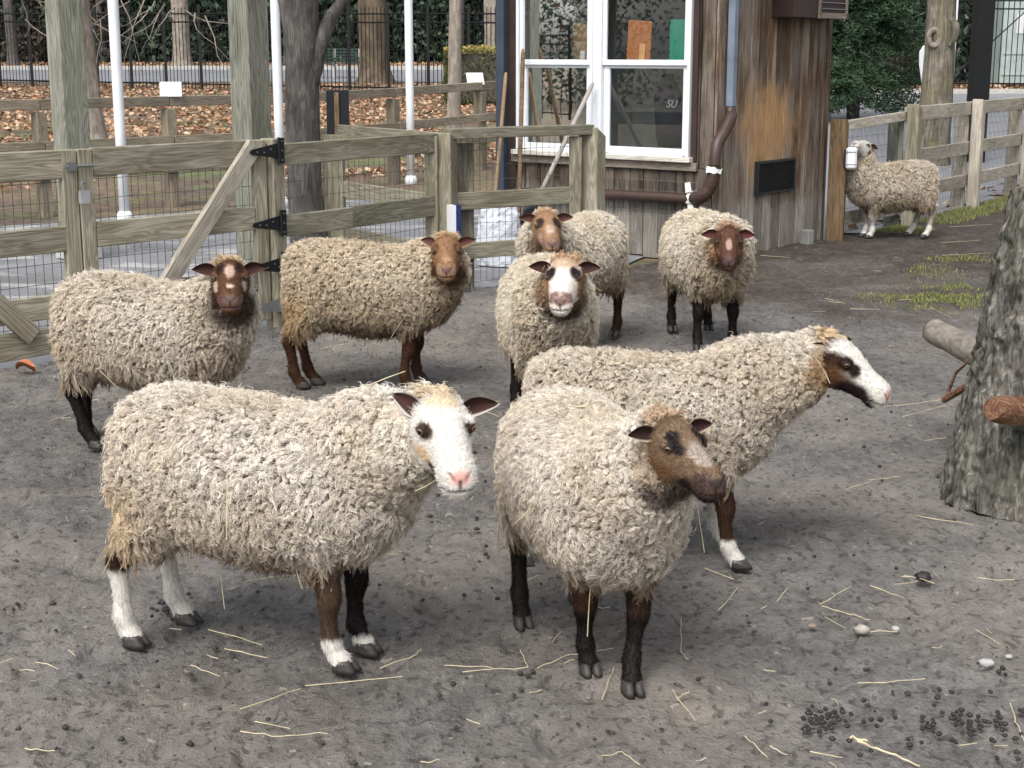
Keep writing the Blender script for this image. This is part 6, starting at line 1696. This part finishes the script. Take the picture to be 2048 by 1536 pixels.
# ================================================================== IN THE YARD
BARK_S = bark('stump_bark', [(0.36, (0.016, 0.015, 0.013)), (0.47, (0.085, 0.080, 0.070)), (0.56, (0.18, 0.170, 0.148)), (0.68, (0.42, 0.40, 0.36))], (34, 34, 7), 1.0, moss=(0.098, 0.108, 0.082))
CUT_W = wood('cut_red_wood', [(0.25, (0.038, 0.018, 0.012)), (0.45, (0.13, 0.060, 0.034)), (0.62, (0.27, 0.155, 0.095)), (0.8, (0.52, 0.42, 0.31))], None)
GREY_W = bark('grey_log_bark', [(0.30, (0.10, 0.09, 0.075)), (0.5, (0.25, 0.225, 0.19)), (0.72, (0.42, 0.39, 0.34))], (3, 16, 16), 0.6)

def rough_trunk(b0, b1, r0, r1, amp, seed, n=72, ns=70, freq=11, oval=1.0):
    b0, b1 = np.array(b0), np.array(b1); ax = (b1 - b0) / np.linalg.norm(b1 - b0); L = np.linalg.norm(b1 - b0)
    u = np.cross(ax, [0, 1, 0.1]); u /= np.linalg.norm(u); w = np.cross(ax, u)
    t = np.linspace(0, 1, ns); a = np.linspace(0, 2 * np.pi, n, endpoint=False)
    T, A = np.meshgrid(t, a, indexing='ij')
    loc = np.stack([np.cos(A), np.sin(A), T * L / max(r0, 0.05) * 0.30], -1).reshape(-1, 3)
    R = (r0 + (r1 - r0) * T).reshape(-1)
    ridg = np.abs(fbm(loc, freq * 0.42, seed, 3)); big = fbm(loc, 1.3, seed + 5, 2)
    cell = vnoise(loc * np.array([1, 1, 1.6]), freq * 0.8, seed + 2)
    R = R * (1 + 0.10 * big) + amp * (0.5 - 1.6 * (0.35 - np.minimum(ridg, 0.35)) + 0.5 * cell)
    v = b0 + (T.reshape(-1) * L)[:, None] * ax + R[:, None] * (np.cos(A).reshape(-1, 1) * u + oval * np.sin(A).reshape(-1, 1) * w)
    f = [(i * n + k, i * n + (k + 1) % n, (i + 1) * n + (k + 1) % n, (i + 1) * n + k) for i in range(ns - 1) for k in range(n)]
    c = len(v); v = np.concatenate([v, [b1 - ax * 0.01]]); f += [((ns - 1) * n + k, (ns - 1) * n + (k + 1) % n, c) for k in range(n)]
    return v, f
sb = Vector((1.925, 5.34, 0))
st = empty('tree_stump', sb, 0, 'thick leaning tree stump with ridged dark bark at the right edge', 'stump')
m = MB(); m.add(*rough_trunk((sb.x, sb.y, -0.04), (2.02, 5.43, 1.12), 0.315, 0.200, 0.030, 3, 190, 150, 30)); m.build('trunk', BARK_S, st, smooth=True)
m = MB(); m.add(*rough_trunk((2.03, 5.43, 1.10), (2.10, 5.45, 1.24), 0.185, 0.13, 0.018, 6, 40, 14)); m.build('broken_top', BARK_S, st, smooth=True)
a, b = P(1868, 662, 6.15), P(2010, 735, 5.55)
m = MB(); m.add(*rough_trunk(tuple(b), tuple(a), 0.056, 0.049, 0.004, 9, 40, 30)); m.build('branch_stub', BARK_K, st, smooth=True)
a, b = P(1985, 818, 4.90), P(2110, 828, 5.16)
m = MB(); m.tube([tuple(b), tuple(b + (a - b) * 0.5), tuple(a + (b - a) * 0.10), tuple(a)], [0.054, 0.052, 0.048, 0.036], 18); m.build('split_branch', CUT_W, st)
c1 = [P(1893, 795, 5.75), P(1900, 775, 5.75), P(1912, 745, 5.7), P(1932, 728, 5.6)]
m = MB(); m.tube([tuple(q) for q in c1], [0.009, 0.007, 0.006, 0.004], 6)
m.tube([tuple(P(1932, 728, 5.6)), tuple(P(1936, 718, 5.6))], 0.004, 5); m.tube([tuple(P(1888, 800, 5.7)), tuple(P(1930, 775, 5.55)), tuple(P(1965, 765, 5.45))], [0.013, 0.015, 0.018], 8)
m.build('twig', CUT_W, st)

# straw
def straw(pts, r=0.0013, label=None):
    m = MB(); q = [np.array(G(x, y)) + np.array([0, 0, 0.006 + 0.006 * RNG.random()]) for x, y in pts]
    q2 = []
    for k in range(len(q) - 1):
        for t in np.linspace(0, 1, 6)[:-1]: q2.append(q[k] + (q[k + 1] - q[k]) * t + RNG.normal(size=3) * np.array([.0015, .003, .001]))
    q2.append(q[-1])
    m.tube(q2, r * np.linspace(1.15, 0.75, len(q2)), 5)
    o = m.build('straw_stalk', MAT_STRAW)
    tag(o, label or 'loose pale straw stalk lying on the dirt of the yard', 'straw', 'straw stalks on the yard')
for s in [[(480, 1424), (600, 1382)], [(610, 1378), (805, 1360)], [(418, 1264), (525, 1297)], [(450, 1304), (535, 1322)], [(380, 1334), (440, 1357)], [(480, 1470), (560, 1482), (655, 1475)], [(50, 1500), (110, 1507)], [(490, 1168), (620, 1152), (660, 1122)],
          [(612, 1180), (645, 1172)], [(925, 1349), (1055, 1343), (1040, 1306)], [(890, 1336), (985, 1341)], [(1075, 1340), (1140, 1315), (1225, 1303)], [(1204, 1405), (1228, 1340)], [(1345, 1390), (1390, 1445)], [(1356, 1406), (1362, 1395), (1378, 1392)], [(1437, 1228), (1475, 1182)],
          [(1640, 1215), (1703, 1178)], [(1645, 1217), (1700, 1235), (1740, 1245)], [(1740, 1175), (1808, 1203)], [(1490, 1480), (1535, 1520)], [(1540, 1500), (1575, 1515)], [(1620, 1510), (1685, 1520)], [(2020, 1412), (2030, 1450), (2050, 1492)],
          [(1715, 1373), (1850, 1362)], [(1375, 1325), (1362, 1310), (1362, 1240)], [(100, 847), (150, 826)], [(1745, 822), (1890, 802)], [(1800, 838), (1905, 812)], [(1830, 1036), (1945, 1055)], [(1740, 966), (1800, 956)], [(1690, 982), (1745, 968)], [(1200, 1520), (1245, 1510), (1280, 1536)], [(840, 1533), (880, 1525)],
          [(1820, 447), (1850, 443)], [(1900, 455), (1985, 450)], [(1880, 487), (1960, 482)], [(1885, 513), (1980, 508)], [(1520, 512), (1580, 517)], [(1700, 620), (1760, 622)], [(1650, 600), (1690, 610)], [(1860, 618), (1905, 640)], [(1890, 880), (1850, 886)], [(760, 1340), (830, 1318), (842, 1303)], [(640, 700), (700, 690)], [(660, 645), (740, 652)]]:
    straw(s)
straw([(1718, 1490), (1780, 1512), (1840, 1538)], 0.0028, 'thickest long straw stem at the bottom edge right of the dark droppings'); straw([(1700, 1482), (1735, 1490)], 0.0035, 'short flattened straw end touching the thickest straw stem')
m = MB()
for k in range(140):
    y = 2.6 * (16 / 2.6) ** RNG.random(); x = y * RNG.uniform(-0.38, 0.42)
    if not inside(YARD, np.array([x]), np.array([y]))[0]: continue
    L = 0.015 + 0.05 * RNG.random() ** 2; a = RNG.random() * 3.14; d = np.array([math.cos(a), math.sin(a), RNG.normal() * 0.05]) * L
    c = np.array([x, y, 0.007]); m.tube([c - d, c + RNG.normal(size=3) * 0.003, c + d], 0.0011, 3)
o = m.build('straw_bits', MAT_STRAW); tag(o, 'short bits of straw scattered over the yard', 'straw', kind='stuff')
# droppings
DUNG = plain('dung', (0.020, 0.017, 0.015), 0.6, var=0.3, vs=60)
m = MB()
def pellet(x, y, r):
    if not inside(YARD, np.array([x]), np.array([y]))[0]: return
    a = np.linspace(-1.2, 1.2, 4); d = RNG.normal(size=2); d /= np.linalg.norm(d)
    m.add(*loft([((x + r * 1.25 * math.sin(t) * d[0], y + r * 1.25 * math.sin(t) * d[1], 0.005 + r * 0.7), (-d[1], d[0], 0), (0, 0, 1), r * math.cos(t), r * math.cos(t) * 0.9) for t in a], 6))
for cx, cy, sx, sy, n in ((1640, 1447, 24, 12, 40), (1950, 1455, 50, 22, 48), (1880, 1440, 60, 26, 14), (1700, 1450, 60, 30, 8), (330, 1220, 18, 8, 26), (1800, 1470, 120, 40, 15)):
    for k in range(n):
        q = G(cx + RNG.normal() * sx, cy + RNG.normal() * sy); pellet(q.x, q.y, 0.0050 + 0.002 * RNG.random())
for k in range(140):
    y = 2.6 * (12 / 2.6) ** RNG.random(); x = y * RNG.uniform(-0.36, 0.42); pellet(x, y, 0.003 + 0.004 * RNG.random())
o = m.build('droppings', DUNG); tag(o, 'small dark sheep droppings scattered over the yard', 'droppings', kind='stuff')
# crumbs of trodden earth
m = MB(); base_v, base_f = loft([((0, 0, h), (1, 0, 0), (0, 1, 0), r, r) for h, r in ((-0.3, 0.9), (0.25, 1.0), (0.75, 0.45))], 5)
for k in range(1800):
    y = 2.5 * (13 / 2.5) ** RNG.random(); x = y * RNG.uniform(-0.38, 0.42); r = 0.0025 + 0.0075 * RNG.random() ** 3
    if vnoise(np.array([[x, y, 0]]), 1.7, 3)[0] < RNG.normal() * 0.5 or not inside(YARD, np.array([x]), np.array([y]))[0]: continue
    m.add(base_v * r * (0.7 + 0.6 * RNG.random((len(base_v), 3))) + np.array([x, y, 0.0]), base_f)
o = m.build('earth_crumbs', plain('earth_crumb', (0.050, 0.043, 0.037), 0.9, var=0.35, vs=3)); tag(o, 'small crumbs of trodden earth over the yard', 'earth', kind='stuff')
# stones
STONE = plain('pale_stone', (0.33, 0.30, 0.26), 0.85, var=0.15, vs=30); STONE2 = plain('white_stone', (0.36, 0.36, 0.35), 0.8, var=0.1, vs=30)
for x, y, r, mt, lab in ((1722, 1267, 0.019, STONE, 'largest pale tan stone on the dirt at the lower right'), (1790, 1261, 0.010, STONE2, 'small whitish stone right of the tan stone'), (1972, 1331, 0.015, STONE2, 'flat whitish stone near the right edge'), (2018, 1316, 0.008, STONE2, 'tiny white stone at the right edge'), (1846, 1160, 0.020, DUNG, 'round dark clod lying right of the white hoofed leg'), (1625, 1255, 0.009, plain('red_stone', (0.26, 0.18, 0.15), 0.85), 'small reddish stone left of the tan stone')):
    q = G(x, y); m = MB(); a = np.linspace(-np.pi / 2, np.pi / 2, 9)
    v_, f_2 = loft([((0, 0, r * math.sin(t)), (1, 0, 0), (0, 1, 0), max(1e-4, r * 1.3 * math.cos(t)), max(1e-4, r * math.cos(t))) for t in a], 14)
    v_ = v_ * (1 + 0.45 * fbm(v_ + x, 75, int(y)))[:, None] * np.array([1, 1, 0.75])
    m.add(v_ + np.array([q.x, q.y, r * 0.55]), f_2); tag(m.build('stone', mt, smooth=True), lab, 'stone')
# the leaf by the gate
q = G(52, 747); m = MB()
t = np.linspace(0, 1, 7); vs = []
for k in t:
    w = 0.038 * math.sin(math.pi * min(1, k * 0.95 + 0.04)) ** 0.8
    for s in (-1, 0, 1): vs.append((q.x - 0.05 + 0.10 * k, q.y + s * w, 0.02 + 0.03 * abs(s) + 0.02 * math.sin(k * 4)))
ff = [(i * 3 + j, (i + 1) * 3 + j, (i + 1) * 3 + j + 1, i * 3 + j + 1) for i in range(6) for j in range(2)]
m.add(vs, ff); tag(m.build('fallen_leaf', plain('orange_leaf', (0.45, 0.16, 0.075), 0.6), smooth=True), 'single curled orange leaf below the left gate leaf', 'leaf')
# grass
def grass(n, gen, h):
    x, y = gen(n); m_ = len(x)
    a = RNG.random(m_) * 6.283; hh = h * (0.4 + 0.8 * RNG.random(m_)); ln = 0.6 * hh * RNG.random(m_); w = 0.0035
    b = np.stack([x, y, np.full(m_, -0.004)], 1); s = np.stack([np.cos(a), np.sin(a), 0 * a], 1); l_ = np.stack([-np.sin(a), np.cos(a), 0 * a], 1)
    mid = b + l_ * (ln * 0.35)[:, None] + np.array([0, 0, 1]) * (hh * 0.6)[:, None]; tip = b + l_ * ln[:, None] + np.array([0, 0, 1]) * hh[:, None]
    v = np.stack([b - s * w, b + s * w, mid + s * w * 0.7, mid - s * w * 0.7, tip, tip], 1).reshape(-1, 3)
    k = np.arange(m_)[:, None] * 6
    f = np.concatenate([k + np.array([[0, 1, 2, 3]]), k + np.array([[3, 2, 4, 5]])])
    return v, f, np.tile(np.array((0.20, 0.215, 0.075)), (m_, 1)) * (1 + 0.25 * RNG.normal(size=(m_, 1))).clip(0.5, 1.6)
def gr1(n):      # strip along the right fence
    t = RNG.uniform(0.15, 4.2, n); p0 = np.array([[q.x, q.y] for q in RF]); i = np.minimum(t.astype(int), 4); f = (t - i)[:, None]
    p = p0[i] * (1 - f) + p0[i + 1] * f; d = np.array([0.81, -0.57])
    o = (0.05 + 0.42 * RNG.random(n) ** 1.5); q = np.concatenate([p, np.zeros((n, 1))], 1)
    k = (vnoise(q, 1.6, 5) > -0.35) & (t > 0.5)
    p = p + d * o[:, None]; return p[k, 0], p[k, 1]
def gr2(n):
    x = []; y = []
    for cx, cy, sx, sy, c in ((1890, 598, 55, 12, 0.42), (1800, 592, 45, 6, 0.14), (1920, 518, 32, 4, 0.12), (1870, 545, 40, 8, 0.06), (1930, 575, 40, 8, 0.15), (1835, 535, 14, 4, 0.03)):
        m_ = int(n * c)
        for _ in range(m_):
            q = G(cx + RNG.normal() * sx, cy + RNG.normal() * sy); x.append(q.x); y.append(q.y)
    x, y = np.array(x), np.array(y); q = np.stack([x, y, 0 * x], 1); k = vnoise(q, 7, 9) > -0.25
    return x[k], y[k]
def gr3(n):      # lawn tufts by the path fence
    y = RNG.uniform(14.6, 26, n); x = y * RNG.uniform(-0.45, 0.06, n); q = np.stack([x, y, 0 * x], 1)
    k = ((x + 4.83) - (y - 15.54) * 0.84 < 0.1) & (fbm(q, 0.9, 6) > 0.12); return x[k], y[k]
parts = [grass(8000, gr1, 0.034), grass(4200, gr2, 0.024), grass(9000, gr3, 0.08)]
V_, F_, C_g, n0 = [], [], [], 0
for v, f, c in parts:
    V_.append(v); F_.append(f + n0); C_g.append(np.repeat(c, 6, 0)); n0 += len(v)
me = mesh_np('grass', np.concatenate(V_), np.concatenate(F_), LEAF, smooth=False)
at = me.attributes.new('Col', 'FLOAT_COLOR', 'POINT'); cg = np.concatenate(C_g)
at.data.foreach_set('color', np.concatenate([cg, np.ones((len(cg), 1))], 1).reshape(-1).astype(np.float32))
tag(link('grass', me), 'short green grass along the fence and in the yard', 'grass', kind='stuff')
for _c in SHEEP:
    make_sheep(_c)
